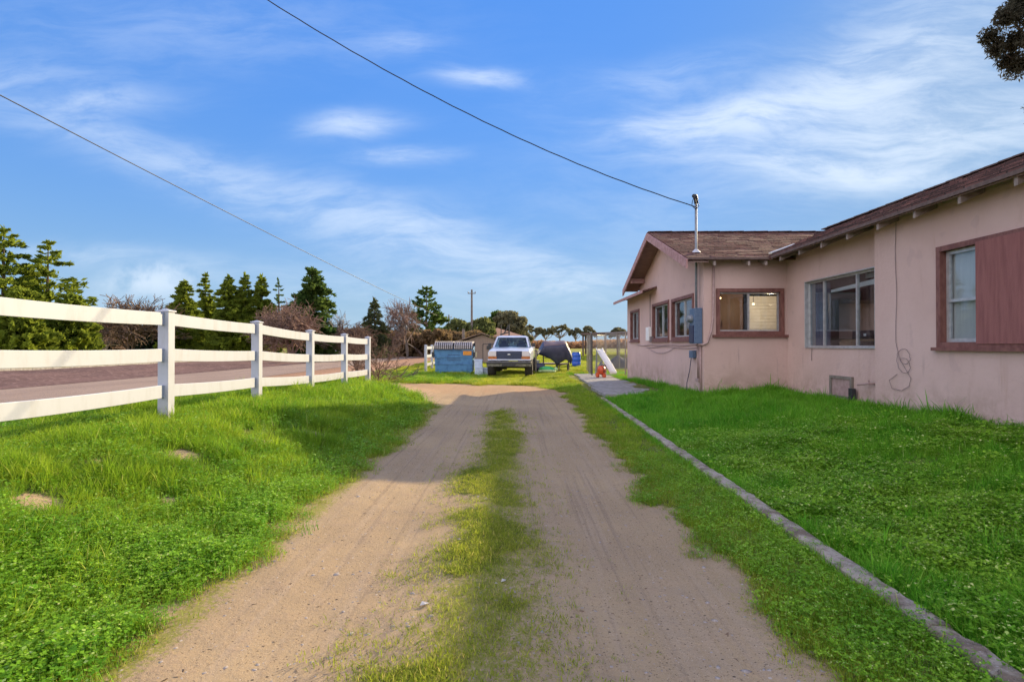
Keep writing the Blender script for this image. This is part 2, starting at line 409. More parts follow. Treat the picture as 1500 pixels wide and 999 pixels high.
M['shingle'] = shingles('asphalt_shingles', False)
M['shingle2'] = shingles('asphalt_shingles_main', True)


def glass(name, tint=(.82, .86, .88), base=.06, k=.5):
    m, t = new_mat(name)
    lw = t.n('ShaderNodeLayerWeight'); t.set(lw, 'Blend', .5)
    f = t.math('ADD', t.math('MULTIPLY', t.math('POWER', lw.outputs['Facing'], 4.0), k), base, True)
    tr = t.n('ShaderNodeBsdfTransparent'); t.set(tr, 0, c4(tint))
    gl = t.n('ShaderNodeBsdfGlossy'); t.set(gl, 0, (.9, .93, 1, 1)); t.set(gl, 'Roughness', .03)
    mx = t.n('ShaderNodeMixShader'); t.set(mx, 0, f)
    t.nt.links.new(tr.outputs[0], mx.inputs[1]); t.nt.links.new(gl.outputs[0], mx.inputs[2])
    return finish(m, t, mx.outputs[0])


M['glass'] = glass('window_glass')
M['carglass'] = glass('car_glass', (.40, .55, .62), .05, .35)


def chain_mat():
    m, t = new_mat('chain_link'); co = t.n('ShaderNodeTexCoord').outputs['Object']
    sx = t.n('ShaderNodeSeparateXYZ'); t.set(sx, 0, co)
    h = t.math('ADD', sx.outputs[0], sx.outputs[1])
    def line(a):
        f = t.math('FRACT', t.math('MULTIPLY', a, 9.0)); return t.math('LESS_THAN', f, .10)
    l = t.math('MAXIMUM', line(t.math('ADD', h, sx.outputs[2])), line(t.math('SUBTRACT', h, sx.outputs[2])))
    p = pbr(t, (.36, .35, .34), .45, .6)
    tr = t.n('ShaderNodeBsdfTransparent'); mx = t.n('ShaderNodeMixShader'); t.set(mx, 0, l)
    t.nt.links.new(tr.outputs[0], mx.inputs[1]); t.nt.links.new(p, mx.inputs[2])
    return finish(m, t, mx.outputs[0])


M['chain'] = chain_mat()


def emis(name, c, s):
    m, t = new_mat(name); e = t.n('ShaderNodeEmission'); t.set(e, 0, c4(c)); t.set(e, 1, s); return finish(m, t, e.outputs[0])


M['bulb'] = emis('lit_bulb', (1, .62, .28), 5)

# ------------------------------------------------------------------ ground
rng = np.random.default_rng(7)
_lat = rng.random((256, 256))


def vnoise(x, y, s):
    x = np.asarray(x, float) * s + 311.3; y = np.asarray(y, float) * s + 177.7
    xi = np.floor(x).astype(int); yi = np.floor(y).astype(int); fx = x - xi; fy = y - yi
    fx = fx * fx * (3 - 2 * fx); fy = fy * fy * (3 - 2 * fy)
    a = _lat[xi % 256, yi % 256]; b = _lat[(xi + 1) % 256, yi % 256]; c = _lat[xi % 256, (yi + 1) % 256]; d = _lat[(xi + 1) % 256, (yi + 1) % 256]
    return (a * (1 - fx) + b * fx) * (1 - fy) + (c * (1 - fx) + d * fx) * fy


def fbm(x, y, s, o=4):
    r = 0; a = 1; t = 0
    for i in range(o): r = r + a * vnoise(x + i * 17.1, y - i * 9.3, s * 2 ** i); t += a; a *= .5
    return r / t


def sst(a, b, x):
    t = np.clip((np.asarray(x, float) - a) / (b - a), 0, 1); return t * t * (3 - 2 * t)


MOUNDS = [(-3.25, 3.7, .12), (-3.2, 5.25, .135), (-3.0, 6.5, .12), (-2.75, 7.5, .15), (-3.5, 4.6, .08), (-2.75, 4.35, .06)]


def H(x, y):
    x = np.asarray(x, float); y = np.asarray(y, float)
    zf = np.interp(y, [0, 9, 11.2, 13.5, 15.6, 18.5, 24, 60], [.47, .48, .43, .33, .23, .06, .03, .03])
    up = sst(-1.85, -4.0, x) * (1 - sst(-5.2, -7.6, x))
    z = zf * up
    z = z + sst(-16.2, -21, x) * .36 + sst(-20, -60, x) * .4
    ly = 1 - sst(13, 26, y) * .8
    z = z + (.04 * sst(1.7, 2.2, x) + .32 * sst(2.2, 5.6, x)) * ly * (1 - sst(14, 40, x) * .6)
    z = z + sst(28, 75, y) * .75 * sst(-14, 4, x) + sst(60, 200, y) * .15
    # ruts and crown of the track
    near = 1 - sst(14, 20, y)
    z = z + near * (.035 * np.exp(-((x + .2) / .35) ** 2) - .02 * np.exp(-((x + 1.0) / .35) ** 2) - .02 * np.exp(-((x - .75) / .35) ** 2))
    road = sst(-7, -8.2, x) * (1 - sst(-16, -17, x))
    z = z + (fbm(x, y, 1.1, 3) - .5) * .10 * (1 - road) * sst(1.6, 3.0, np.abs(x + .25)) * (1 - sst(30, 60, np.hypot(x, y)))
    z = z + (fbm(x, y, 6, 3) - .5) * .018 * (1 - road)
    for mx, my, mr in MOUNDS: z = z + .018 * (.4 + 1.2 * vnoise(x, y, 11)) * np.exp(-(((x - mx) ** 2 + (y - my) ** 2) / (mr * mr)))
    z = z - .03 * road
    return z


def grass_cover(x, y):
    """0 bare .. 1 grown over"""
    x = np.asarray(x, float); y = np.asarray(y, float)
    n = fbm(x, y, 1.7, 4) - .5; n2 = fbm(x + 40, y, 5, 3) - .5
    xl = np.interp(y, [0, 10, 13, 14.5, 16, 18, 20], [-1.85, -1.82, -2.1, -2.9, -5, -12, -12]) + n * .5 + n2 * .25
    xr = np.interp(y, [0, 3, 4, 8, 12, 17, 19, 20.5], [1.52, 1.48, 1.42, 1.30, 1.42, 1.45, .4, -4]) + n * .6 + n2 * .3
    end = 19.8 + n * 2.4
    inside = np.minimum(np.minimum(sst(-.2, .3, x - xl), sst(-.14, .22, xr - x)), sst(-.5, .6, end - y))
    g = 1 - inside
    strip = np.exp(-((x + .26 + .07 * np.sin(y * 1.3)) / np.interp(y, [2, 6, 11], [.36, .28, .22])) ** 2) * (1 - sst(10.6, 12, y))
    pat = sst(.38, .60, fbm(x + 9, y + 3, 2.2, 4)) * .8 + .2 * sst(.45, .6, vnoise(x, y, 14)) + .22 * sst(4.2, 6, y)
    g = np.maximum(g, np.clip(strip * pat * 1.05, 0, 1))
    mud = np.exp(-(((x + .12) / .22) ** 2 + ((y - 2.72) / .09) ** 2))
    g = g * (1 - np.clip(mud * 1.5, 0, 1))
    for mx, my, mr in MOUNDS: g = g * (1 - np.clip(1.5 * np.exp(-(((x - mx) ** 2 + (y - my) ** 2) / (mr * mr * 1.2))), 0, 1))
    bare = sst(.66, .74, fbm(x - 20, y + 50, 1.4, 3)) * sst(14, 22, y)
    g = g * (1 - .6 * bare)
    g = g * (1 - sst(-6.6, -7.3, x + n * .6) * (1 - sst(-20.5, -21, x)))
    return g


def seg(*pairs):
    a = [pairs[0][0]]
    for (x0, _), (x1, st) in zip(pairs[:-1], pairs[1:]):
        k = max(1, int(round((x1 - x0) / st))); a += [x0 + (x1 - x0) * (i + 1) / k for i in range(k)]
    return np.array(a)


gx = seg((-1500, 0), (-400, 220), (-100, 50), (-40, 6), (-20, 1.5), (-10, .7), (-5, .25), (-1, .06), (2.6, .05), (6.4, .12), (14, .8), (40, 4), (100, 15), (400, 50), (1500, 220))
gy = seg((-1200, 0), (-100, 220), (-10, 15), (0, 1.0), (1.6, .2), (8, .06), (13, .1), (24, .2), (40, .8), (100, 4), (300, 25), (1500, 200))
GX, GY = np.meshgrid(gx, gy); GZ = H(GX, GY)
nv = len(gx); idx = np.arange(GX.size).reshape(GX.shape)
Fq = np.stack([idx[:-1, :-1], idx[:-1, 1:], idx[1:, 1:], idx[1:, :-1]], -1).reshape(-1, 4)
Vg = np.stack([GX, GY, GZ], -1).reshape(-1, 3)
cover = grass_cover(GX, GY).ravel()
moss = (np.exp(-((GX + .17) / np.interp(GY, [2, 5, 11], [.42, .34, .28])) ** 2) * (1 - sst(10.6, 12, GY)) * (.55 + .6 * fbm(GX, GY, 3.1, 4)))
moss = (moss + np.exp(-((GX + 1.72) / .17) ** 2) * (.3 + 1.0 * fbm(GX, GY, 2.2, 4)) * (1 - sst(12, 15, GY)) + .8 * np.exp(-((GX - 1.25) / .14) ** 2) * fbm(GX + 7, GY, 2.2, 4) * (1 - sst(12, 15, GY))).ravel()
fc = Vg[Fq].mean(1)
drive = (fc[:, 0] > -1.95) & (fc[:, 0] < 1.5) & (fc[:, 1] > -10) & (fc[:, 1] < 19.5)


def ground_mat():
    m, t = new_mat('earth_and_turf')
    geo = t.n('ShaderNodeNewGeometry').outputs['Position']
    at = t.n('ShaderNodeAttribute', attribute_name='cover').outputs['Fac']
    big = t.noise(geo, .5, 5, .6); mid = t.noise(geo, 4, 6, .65); fin = t.noise(geo, 45, 5, .7); tiny = t.noise(geo, 220, 3, .6)
    tracks = t.noise(t.mapping(geo, (7, .35, 1)), 1.6, 5, .6, .3)
    d = t.mix(t.ramp(big, .35, .65), (.31, .225, .135), (.39, .285, .165))
    d = t.mix(t.math('MULTIPLY', t.ramp(mid, .5, .75), .55), d, (.27, .19, .135))
    d = t.mix(t.math('MULTIPLY', t.ramp(tracks, .46, .68), .5), d, (.37, .28, .19))
    rut = t.noise(t.mapping(geo, (14, .25, 1)), 1.2, 4, .5, .2); d = t.mix(t.math('MULTIPLY', t.ramp(rut, .52, .7), .45), d, (.20, .145, .10))
    d = t.mix(t.math('MULTIPLY', t.ramp(fin, .55, .8), .75), d, (.20, .14, .10))
    d = t.mix(t.math('MULTIPLY', t.ramp(tiny, .56, .70), .6), d, (.60, .49, .38))
    d = t.mix(t.math('MULTIPLY', t.ramp(t.noise(geo, 95, 3, .6), .62, .70), .9), d, (.07, .045, .03))
    d = t.mix(t.math('MULTIPLY', t.ramp(t.noise(t.mapping(geo, (1, 1, 1)), 12, 6, .8), .58, .72), .55), d, (.24, .17, .12))
    for sc_, th_, cc_, lo_ in ((26, .16, (.07, .05, .04), .55), (17, .15, (.055, .04, .035), .72), (30, .13, (.55, .47, .38), .78), (12, .12, (.46, .40, .35), .88), (40, .2, (.10, .07, .05), .6)):
        vr = t.n('ShaderNodeTexVoronoi'); t.set(vr, 'Vector', t.mapping(geo, (1, 1 + sc_ * .01, 1))); t.set(vr, 'Scale', float(sc_)); cs_ = t.n('ShaderNodeSeparateColor'); t.set(cs_, 0, vr.outputs['Color'])
        m_k = t.math('MULTIPLY', t.ramp(vr.outputs['Distance'], th_, th_ * .6), t.math('GREATER_THAN', cs_.outputs[0], lo_))
        d = t.mix(t.math('MULTIPLY', m_k, .85), d, cc_)
    sp = t.n('ShaderNodeSeparateXYZ'); t.set(sp, 0, geo)
    # wet dark hollow in the middle strip, redder earth on the apron
    redz = t.math('MULTIPLY', t.ramp(sp.outputs[1], 14.5, 17), t.ramp(mid, .3, .6))
    d = t.mix(t.math('MULTIPLY', redz, .6), d, (.38, .22, .12))
    g = t.mix(t.ramp(mid, .35, .7), (.05, .075, .016), (.12, .13, .035))
    farg = t.mix(t.ramp(t.noise(geo, .25, 6, .7), .35, .65), (.20, .23, .03), (.33, .31, .06))
    farg = t.mix(t.math('MULTIPLY', t.ramp(fin, .4, .7), .5), farg, (.06, .09, .02))
    g = t.mix(t.ramp(sp.outputs[1], 12, 26), g, farg)
    edge = t.math('ADD', at, t.math('MULTIPLY', t.math('SUBTRACT', t.noise(geo, 22, 8, .8), .5), 1.5))
    c = t.mix(t.math('MULTIPLY', t.ramp(edge, .22, .62), .9), d, g)
    ms = t.n('ShaderNodeAttribute', attribute_name='moss').outputs['Fac']
    ms = t.ramp(t.math('ADD', ms, t.math('MULTIPLY', t.math('SUBTRACT', t.noise(geo, 30, 9, .85), .5), 3.2)), .52, .80)
    c = t.mix(t.math('MULTIPLY', ms, .8), c, t.mix(t.noise(geo, 90, 3, .6), (.12, .14, .02), (.30, .29, .05)))
    h = t.math('ADD', t.math('MULTIPLY', fin, .8), t.math('MULTIPLY', mid, 2.2))
    return finish(m, t, pbr(t, c, .95, 0, h, .4, .02, .1))


M['ground'] = ground_mat()


def part_mesh(name, F):
    used = np.unique(F); re = np.full(len(Vg), -1); re[used] = np.arange(len(used))
    o = mesh_np(name, Vg[used], re[F], M['ground'], smooth=True)
    a = o.data.attributes.new('cover', 'FLOAT', 'POINT'); a.data.foreach_set('value', cover[used].astype(np.float32))
    a = o.data.attributes.new('moss', 'FLOAT', 'POINT'); a.data.foreach_set('value', moss[used].astype(np.float32))
    return o


tag(part_mesh('ground', Fq[~drive]), 'green and sandy ground stretching out to the horizon', kind='structure')
tag(part_mesh('driveway', Fq[drive]), 'two rutted dirt driveway with a thin grassy centre strip', kind='structure')


def strip_sheet(name, xa, xb, y0, y1, dz, mat, step=1.2, nx=8, label=None):
    ys = seg((y0, 0), (60, step), (y1, 8)); xs = np.linspace(0, 1, nx)
    XX = np.array([[xa(y) + (xb(y) - xa(y)) * s for s in xs] for y in ys]); YY = np.repeat(ys[:, None], nx, 1)
    ZZ = H(XX, YY) + dz; i = np.arange(XX.size).reshape(XX.shape)
    F = np.stack([i[:-1, :-1], i[:-1, 1:], i[1:, 1:], i[1:, :-1]], -1).reshape(-1, 4)
    return tag(mesh_np(name, np.stack([XX, YY, ZZ], -1).reshape(-1, 3), F, mat, smooth=True), label, kind='structure')


def road_mat(name, a, b, sp, c):
    m, t = new_mat(name); geo = t.n('ShaderNodeNewGeometry').outputs['Position']
    x = t.mix(t.ramp(t.noise(t.mapping(geo, (1, .25, 1)), .8, 6, .65), .35, .65), a, b)
    x = t.mix(t.math('MULTIPLY', t.ramp(t.noise(geo, sp, 4, .7), .5, .7), .7), x, c)
    return finish(m, t, pbr(t, x, .92, 0, t.noise(geo, sp, 4, .7), .8, .03, .15))


strip_sheet('dirt_shoulder', lambda y: -11.4, lambda y: -7.0 + .3 * math.sin(y * .7), -20, 300, .02, road_mat('shoulder_earth', (.36, .20, .125), (.28, .165, .105), 14, (.40, .27, .19)), label='brown dirt shoulder between fence verge and country road')
strip_sheet('road', lambda y: -16.2, lambda y: -11.2, -20, 400, .035, road_mat('old_asphalt', (.27, .20, .165), (.32, .24, .195), 30, (.19, .145, .12)), label='worn country road running beyond the white fence')
strip_sheet('gravel_bed', lambda y: -20.4, lambda y: -16.3, -20, 31, .03, road_mat('red_brown_gravel', (.15, .09, .08), (.10, .06, .055), 5, (.30, .20, .18)), nx=10, label='reddish brown gravel bed along far side of road')
k = MB()
for i in range(44):
    y = -10 + i * 1.0; k.beam((-20.5, y, float(H(-20.5, y)) + .04), (-20.5, y + .98, float(H(-20.5, y + 1)) + .04), .16, .12)
tag(k.build('kerb', M['concrete']), 'pale kerb between gravel bed and far green lawn', kind='structure')

# concrete slab path and long edging kerb beside the lawn
k = MB()
for (y0, y1, x0, x1) in [(14.3, 17.0, 2.35, 3.9), (17.03, 19.7, 2.5, 3.95), (19.73, 22.4, 2.6, 4.0), (22.43, 25.2, 2.7, 4.6)]:
    z = float(H(3.0, (y0 + y1) / 2)) + .05
    k.hexa([(x0, y0, z - .2), (x1, y0 - .05, z - .2), (x1, y1, z - .2), (x0, y1, z - .2), (x0, y0, z), (x1, y0 - .05, z + .03), (x1, y1, z + .03), (x0, y1, z)])
tag(k.build('path', M['concrete'], bevel=.01), 'pale concrete slab path beside the pink house', kind='structure')
k = MB(); rnd = random.Random(3)
def kx(y): return 2.0 + (y - 2.0) * .0175
y = 0.6
while y < 13.9:
    L = 1.9 + rnd.random() * .5; y1 = min(y + L, 14.0)
    N = max(2, int((y1 - y) / .09)); k0 = len(k.v)
    for i in range(N + 1):
        yy_ = y + (y1 - y - .012) * i / N; xx = kx(yy_); zt = float(H(xx, yy_)) * .3 + .07 + rnd.uniform(-.004, .004)
        wl, wr = -.064 + rnd.uniform(-.01, .01), .064 + rnd.uniform(-.01, .01)
        for (a, b) in ((wl, -.12), (wl, zt - .02), (wl + .02, zt), (wr - .02, zt + rnd.uniform(-.004, .004)), (wr, zt - .02), (wr, -.12)): k.v.append((xx + a, yy_, b))
    for i in range(N):
        for j in range(5): q = k0 + i * 6 + j; k.f.append((q, q + 6, q + 7, q + 1))
    k.f.append(tuple(k0 + j for j in range(6))); k.f.append(tuple(k0 + N * 6 + j for j in range(6))[::-1])
    y = y1
m_, t_ = new_mat('mossy_kerb_concrete'); g_ = t_.n('ShaderNodeNewGeometry').outputs['Position']
c_ = t_.mix(t_.ramp(t_.noise(g_, 5, 6, .7), .4, .62), (.44, .38, .32), (.22, .17, .13))
c_ = t_.mix(t_.math('MULTIPLY', t_.ramp(t_.noise(g_, 35, 4, .7), .55, .7), .8), c_, (.09, .08, .07))
c_ = t_.mix(t_.math('MULTIPLY', t_.ramp(t_.noise(g_, 60, 3, .6), .6, .7), .6), c_, (.52, .50, .46))
M['kerb'] = finish(m_, t_, pbr(t_, c_, .95, 0, t_.noise(g_, 60, 5, .75), .9, .015, .15))
tag(k.build('kerb', M['kerb']), 'weathered low concrete kerb edging the right hand lawn', kind='structure')

# ------------------------------------------------------------------ the pink stucco house
def HZ(x, y): return float(H(x, y))
house = empty('stucco_house', (8, 8, 0), 0, 'single storey pink stucco house with maroon window trim and brown shingle roof', 'house')
def hp(mb, name, mat, **kw):
    o = mb.build(name, mat, house, **kw); o.matrix_parent_inverse = Matrix.Translation((-8, -8, 0)); return o
def sub(mb, name, mat, parent, **kw):
    return mb.build(name, mat, parent, **kw)


def wall(mb, axis, c, t, s0, s1, z0, z1, holes=()):
    """wall slab perpendicular to axis ('x': plane x=c, s runs along y), thickness t inward(+)"""
    S = sorted({s0, s1, *[h[0] for h in holes], *[h[1] for h in holes]}); Z = sorted({z0, z1, *[h[2] for h in holes], *[h[3] for h in holes]})
    S = [s for s in S if s0 <= s <= s1]; Z = [z for z in Z if z0 <= z <= z1]
    P = (lambda s, z, d: (c + d, s, z)) if axis == 'x' else (lambda s, z, d: (s, c + d, z))
    def solid(a, b, e, f):
        sm, zm = (a + b) / 2, (e + f) / 2
        return s0 < sm < s1 and z0 < zm < z1 and not any(h[0] < sm < h[1] and h[2] < zm < h[3] for h in holes)
    cells = [(S[i], S[i + 1], Z[j], Z[j + 1]) for i in range(len(S) - 1) for j in range(len(Z) - 1)]
    def nb(a, b, e, f, ds, dz):
        i, j = S.index(a) + ds, Z.index(e) + dz
        if i < 0 or j < 0 or i >= len(S) - 1 or j >= len(Z) - 1: return False
        return solid(S[i], S[i + 1], Z[j], Z[j + 1])
    for a, b, e, f in cells:
        if not solid(a, b, e, f): continue
        for d in (0, t): mb.add([P(a, e, d), P(b, e, d), P(b, f, d), P(a, f, d)], [(0, 1, 2, 3)])
        for ds, dz, q in ((-1, 0, ((a, e), (a, f))), (1, 0, ((b, e), (b, f))), (0, -1, ((a, e), (b, e))), (0, 1, ((a, f), (b, f)))):
            if not nb(a, b, e, f, ds, dz):
                (p, r), (u, v) = q; mb.add([P(p, r, 0), P(u, v, 0), P(u, v, t), P(p, r, t)], [(0, 1, 2, 3)])


XG, XA, XB = 4.3, 6.2, 6.0
YF, YC = 12.5, 8.97
ZB = -.1
gw1 = (13.25, 14.95, 1.62, 2.58); gw2 = (15.35, 17.05, 1.62, 2.60); gw3 = (19.0, 20.3, 1.62, 2.60)
fw = (4.66, 6.05, 1.72, 2.62); aw = (9.42, 11.68, 1.36, 2.74); bwn = (5.0, 7.72, 1.44, 2.72)
mb = MB(); wall(mb, 'x', XG, .18, YF, 21.0, ZB, 3.16, [gw1, gw2, gw3])
# gable triangle
def rz_w(y): return 3.37 + .363 * (3.5 - abs(y - 15.7)) - .075
tri = [(XG, YF, 3.16), (XG, 18.9, 3.16), (XG, 18.9, rz_w(18.9)), (XG, 15.7, rz_w(15.7)), (XG, YF, rz_w(YF))]
mb.prism(tri, (.18, 0, 0)); hp(mb, 'wall', M['stucco'])
mb = MB(); wall(mb, 'y', YF, .18, XG + .18, XA + .2, ZB, rz_w(YF), [fw]); hp(mb, 'wall', M['stucco'])
def rz_m(x): return 3.40 + .395 * (x - 5.65) - .075
mb = MB(); wall(mb, 'x', XA, .2, YC + .18, YF, ZB, rz_m(XA), [aw]); hp(mb, 'wall', M['stucco'])
mb = MB(); wall(mb, 'x', XB, .2, -2.0, YC + .0, ZB, rz_m(XB), [bwn]); wall(mb, 'y', YC + .18, -.17, XB + .2, XA + .2, ZB, rz_m(XB)); wall(mb, 'y', YC + .18, -.178, XB, XB + .2, ZB, rz_m(XB)); hp(mb, 'wall', M['stucco'])
mb = MB(); wall(mb, 'x', 13.8, .2, -2.0, 21.0, ZB, 3.5, [(17.4, 20.6, 1.4, 3.0)]); wall(mb, 'y', -2.0, .2, XB + .2, 13.8, ZB, 3.5); wall(mb, 'y', 20.82, .18, XG + .18, 13.8, ZB, 3.16); hp(mb, 'wall', M['stucco'])
# interior: floor, ceiling, partitions
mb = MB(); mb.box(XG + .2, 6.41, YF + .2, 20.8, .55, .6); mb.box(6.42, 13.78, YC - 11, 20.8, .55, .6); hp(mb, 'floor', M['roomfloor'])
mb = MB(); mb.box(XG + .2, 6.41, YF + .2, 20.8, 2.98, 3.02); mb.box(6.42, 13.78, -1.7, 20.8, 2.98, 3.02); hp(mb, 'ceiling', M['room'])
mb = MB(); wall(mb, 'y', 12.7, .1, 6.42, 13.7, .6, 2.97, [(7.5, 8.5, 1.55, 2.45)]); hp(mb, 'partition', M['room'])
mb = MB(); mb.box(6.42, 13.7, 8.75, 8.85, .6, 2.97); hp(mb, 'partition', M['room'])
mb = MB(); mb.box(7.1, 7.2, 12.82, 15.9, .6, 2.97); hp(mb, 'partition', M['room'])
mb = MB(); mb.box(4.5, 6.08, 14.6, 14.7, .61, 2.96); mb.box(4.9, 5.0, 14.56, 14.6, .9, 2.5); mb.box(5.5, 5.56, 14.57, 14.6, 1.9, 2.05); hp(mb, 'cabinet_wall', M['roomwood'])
mb = MB()
for i in range(14): mb.box(6.1, 7.08, 14.3 + .012 * (i % 2), 14.34, 1.5 + i * .085, 1.58 + i * .085)
hp(mb, 'siding_stand_in', M['slats'])  # added panel standing in for white garage siding reflected in the right pane

# roofs
T = .045
def slab(pts, mat, name='roof'):
    m = MB(); m.prism([(p[0], p[1], p[2] - T) for p in pts], (0, 0, T)); return hp(m, name, mat)
zr = 3.37 + 3.5 * .363
def zw(y): return 3.37 + .363 * (3.5 - abs(y - 15.7))
def zm(x): return 3.40 + .395 * (x - 5.65) if x < 10 else 3.40 + .395 * (4.35 - (x - 10))
slab([(3.8, 12.1, zw(12.1)), (9.2, 12.1, zw(12.1)), (9.2, 15.7, zr), (3.8, 15.7, zr)], M['shingle'])
slab([(3.8, 15.7, zr), (9.2, 15.7, zr), (9.2, 19.2, zw(19.2)), (3.8, 19.2, zw(19.2))], M['shingle'])
slab([(5.65, -2.5, zm(5.65)), (10, -2.5, zm(10)), (10, 17.8, zm(10)), (9.4, 17.8, zm(9.4)), (9.0, 15.6, zm(9.0)), (5.65, 12.12, zm(5.65))], M['shingle2'])
slab([(10, -2.5, zm(10)), (14.35, -2.5, zm(14.35)), (14.35, 19, zm(14.35)), (10, 19, zm(10))], M['shingle2'])
slab([(3.86, 16.6, 3.07), (4.3, 16.6, 3.2), (4.3, 21.3, 3.2), (3.86, 21.3, 3.07)], M['shingle2'])
slab([(4.301, 19.25, 3.2), (13.9, 19.25, 3.5), (13.9, 21.3, 3.5), (4.301, 21.3, 3.2)], M['shingle2'])
# ridge caps
m = MB()
for i in range(16): x = 3.8 + i * .34; m.beam((x, 15.7, zr + .006 + .004 * (i % 2)), (x + .335, 15.7, zr + .014 + .004 * (i % 2)), .22, .02)
hp(m, 'ridge_cap', M['shingle'])
m = MB()
for i in range(59): y = -2.4 + i * .34; m.beam((10, y, zm(10) + .012 + .004 * (i % 2)), (10, y + .335, zm(10) + .02 + .004 * (i % 2)), .28, .03)
hp(m, 'ridge_cap', M['fascia'])
# lifted shingle edges along the long eave, seen at a grazing angle
rnd = random.Random(11); m = MB()
for r_ in range(24):
    x = 5.66 + r_ * .18; y = -2.45
    while y < min(15, 12.1 + (x - 5.65) / .97) - .1:
        L = rnd.uniform(.28, .36); lift = rnd.uniform(.01, .028) + (.03 if rnd.random() < .04 else 0)
        m.hexa([(x, y, zm(x) + .001), (x + .2, y, zm(x + .2) + .001), (x + .2, y + L - .01, zm(x + .2) + .001), (x, y + L - .01, zm(x) + .001),
                (x, y, zm(x) + lift), (x + .2, y, zm(x + .2) + .004), (x + .2, y + L - .01, zm(x + .2) + .004), (x, y + L - .01, zm(x) + lift)]); y += L
hp(m, 'shingle_courses', M['shingle2'])
m = MB()
for r_ in range(26):
    y = 12.1 + r_ * .135; x = 3.8
    while x < 5.75 + (y - 12.1) * .98:
        L = rnd.uniform(.2, .36); lift = rnd.uniform(.008, .026)
        m.hexa([(x, y, zw(y) + .001), (x + L - .008, y, zw(y) + .001), (x + L - .008, y + .15, zw(y + .15) + .001), (x, y + .15, zw(y + .15) + .001),
                (x, y, zw(y) + lift), (x + L - .008, y, zw(y) + lift), (x + L - .008, y + .15, zw(y + .15) + .003), (x, y + .15, zw(y + .15) + .003)]); x += L
hp(m, 'shingle_courses', M['shingle'])
# valley flashing and drip edges
m = MB(); m.beam((5.62, 12.06, 3.43), (7.55, 14.02, 4.13), .07, .03); hp(m, 'flashing', M['metaledge'])
m = MB(); m.beam((5.635, -2.5, 3.345), (5.635, 12.04, 3.345), .03, .05); hp(m, 'fascia', M['fascia'])
m = MB(); m.beam((3.8, 12.09, 3.325), (5.6, 12.09, 3.325), .02, .045); hp(m, 'fascia', M['fascia'])
m = MB(); m.beam((3.84, 16.55, 3.03), (3.84, 21.35, 3.03), .03, .09); hp(m, 'fascia', M['barge'])
# barge boards, gable soffit and lookouts
for a, b in (((3.785, 12.06, zw(12.1) - .13), (3.785, 15.70, zr - .12)), ((3.785, 15.70, zr - .12), (3.785, 19.24, zw(19.2) - .13))):
    m = MB(); (ax, ay, az), (bx, by, bz) = a, b
    m.hexa([(ax - .02, ay, az - .1), (ax + .02, ay, az - .1), (ax + .02, by, bz - .1), (ax - .02, by, bz - .1), (ax - .02, ay, az + .1), (ax + .02, ay, az + .1), (ax + .02, by, bz + .1), (ax - .02, by, bz + .1)])
    hp(m, 'barge_board', M['barge'])
m = MB()
for (ya, yb) in ((12.12, 15.69), (15.71, 19.18)):
    m.hexa([(3.806, ya, zw(ya) - .10), (4.29, ya, zw(ya) - .10), (4.29, yb, zw(yb) - .10), (3.806, yb, zw(yb) - .10), (3.806, ya, zw(ya) - .075), (4.29, ya, zw(ya) - .075), (4.29, yb, zw(yb) - .075), (3.806, yb, zw(yb) - .075)])
hp(m, 'soffit', M['soffit'])
for y in (13.2, 15.7, 18.2):
    m = MB(); m.box(3.83, 4.29, y - .045, y + .045, zw(y) - .27, zw(y) - .105); hp(m, 'lookout', M['barge'])
m = MB()
m.prism([(5.66, -2.48, zm(5.66) - .1), (6.19, -2.48, zm(6.19) - .1), (6.19, 12.1, zm(6.19) - .1), (5.66, 12.1, zm(5.66) - .1)], (0, 0, .025))
hp(m, 'soffit', M['soffit'])
for i in range(18):
    y = 11.75 - i * .79
    m = MB(); m.hexa([(5.68, y - .024, zm(5.68) - .20), (XA - .01, y - .024, zm(XA) - .19), (XA - .01, y + .024, zm(XA) - .19), (5.68, y + .024, zm(5.68) - .20),
                      (5.68, y - .024, zm(5.68) - .102), (XA - .01, y - .024, zm(XA) - .102), (XA - .01, y + .024, zm(XA) - .102), (5.68, y + .024, zm(5.68) - .102)])
    if y < YC:
        for j in (1, 2, 5, 6): v = m.v[j]; m.v[j] = (XB - .01, v[1], v[2] - (XA - XB) * .38)
    hp(m, 'rafter_tail', M['tail'])
for x in (4.42, 5.18, 5.56):
    m = MB(); m.hexa([(x - .024, 12.12, zw(12.12) - .17), (x + .024, 12.12, zw(12.12) - .17), (x + .024, 12.49, zw(12.49) - .17), (x - .024, 12.49, zw(12.49) - .17),
                      (x - .024, 12.12, zw(12.12) - .075), (x + .024, 12.12, zw(12.12) - .075), (x + .024, 12.49, zw(12.49) - .075), (x - .024, 12.49, zw(12.49) - .075)])
    hp(m, 'rafter_tail', M['tail'])


def frame_x(c, s0, s1, z0, z1, wd, dep, off):      # four butted boards on a wall x=c facing -x
    m = MB(); a = c - off; b = a + dep
    m.box(a, b, s0, s1, z1 - wd, z1); m.box(a, b, s0, s1, z0, z0 + wd); m.box(a + .001, b, s0, s0 + wd, z0 + wd, z1 - wd); m.box(a + .001, b, s1 - wd, s1, z0 + wd, z1 - wd); return m
def frame_y(c, s0, s1, z0, z1, wd, dep, off):
    m = MB(); a = c - off; b = a + dep
    m.box(s0, s1, a, b, z1 - wd, z1); m.box(s0, s1, a, b, z0, z0 + wd); m.box(s0, s0 + wd, a + .001, b, z0 + wd, z1 - wd); m.box(s1 - wd, s1, a + .001, b, z0 + wd, z1 - wd); return m


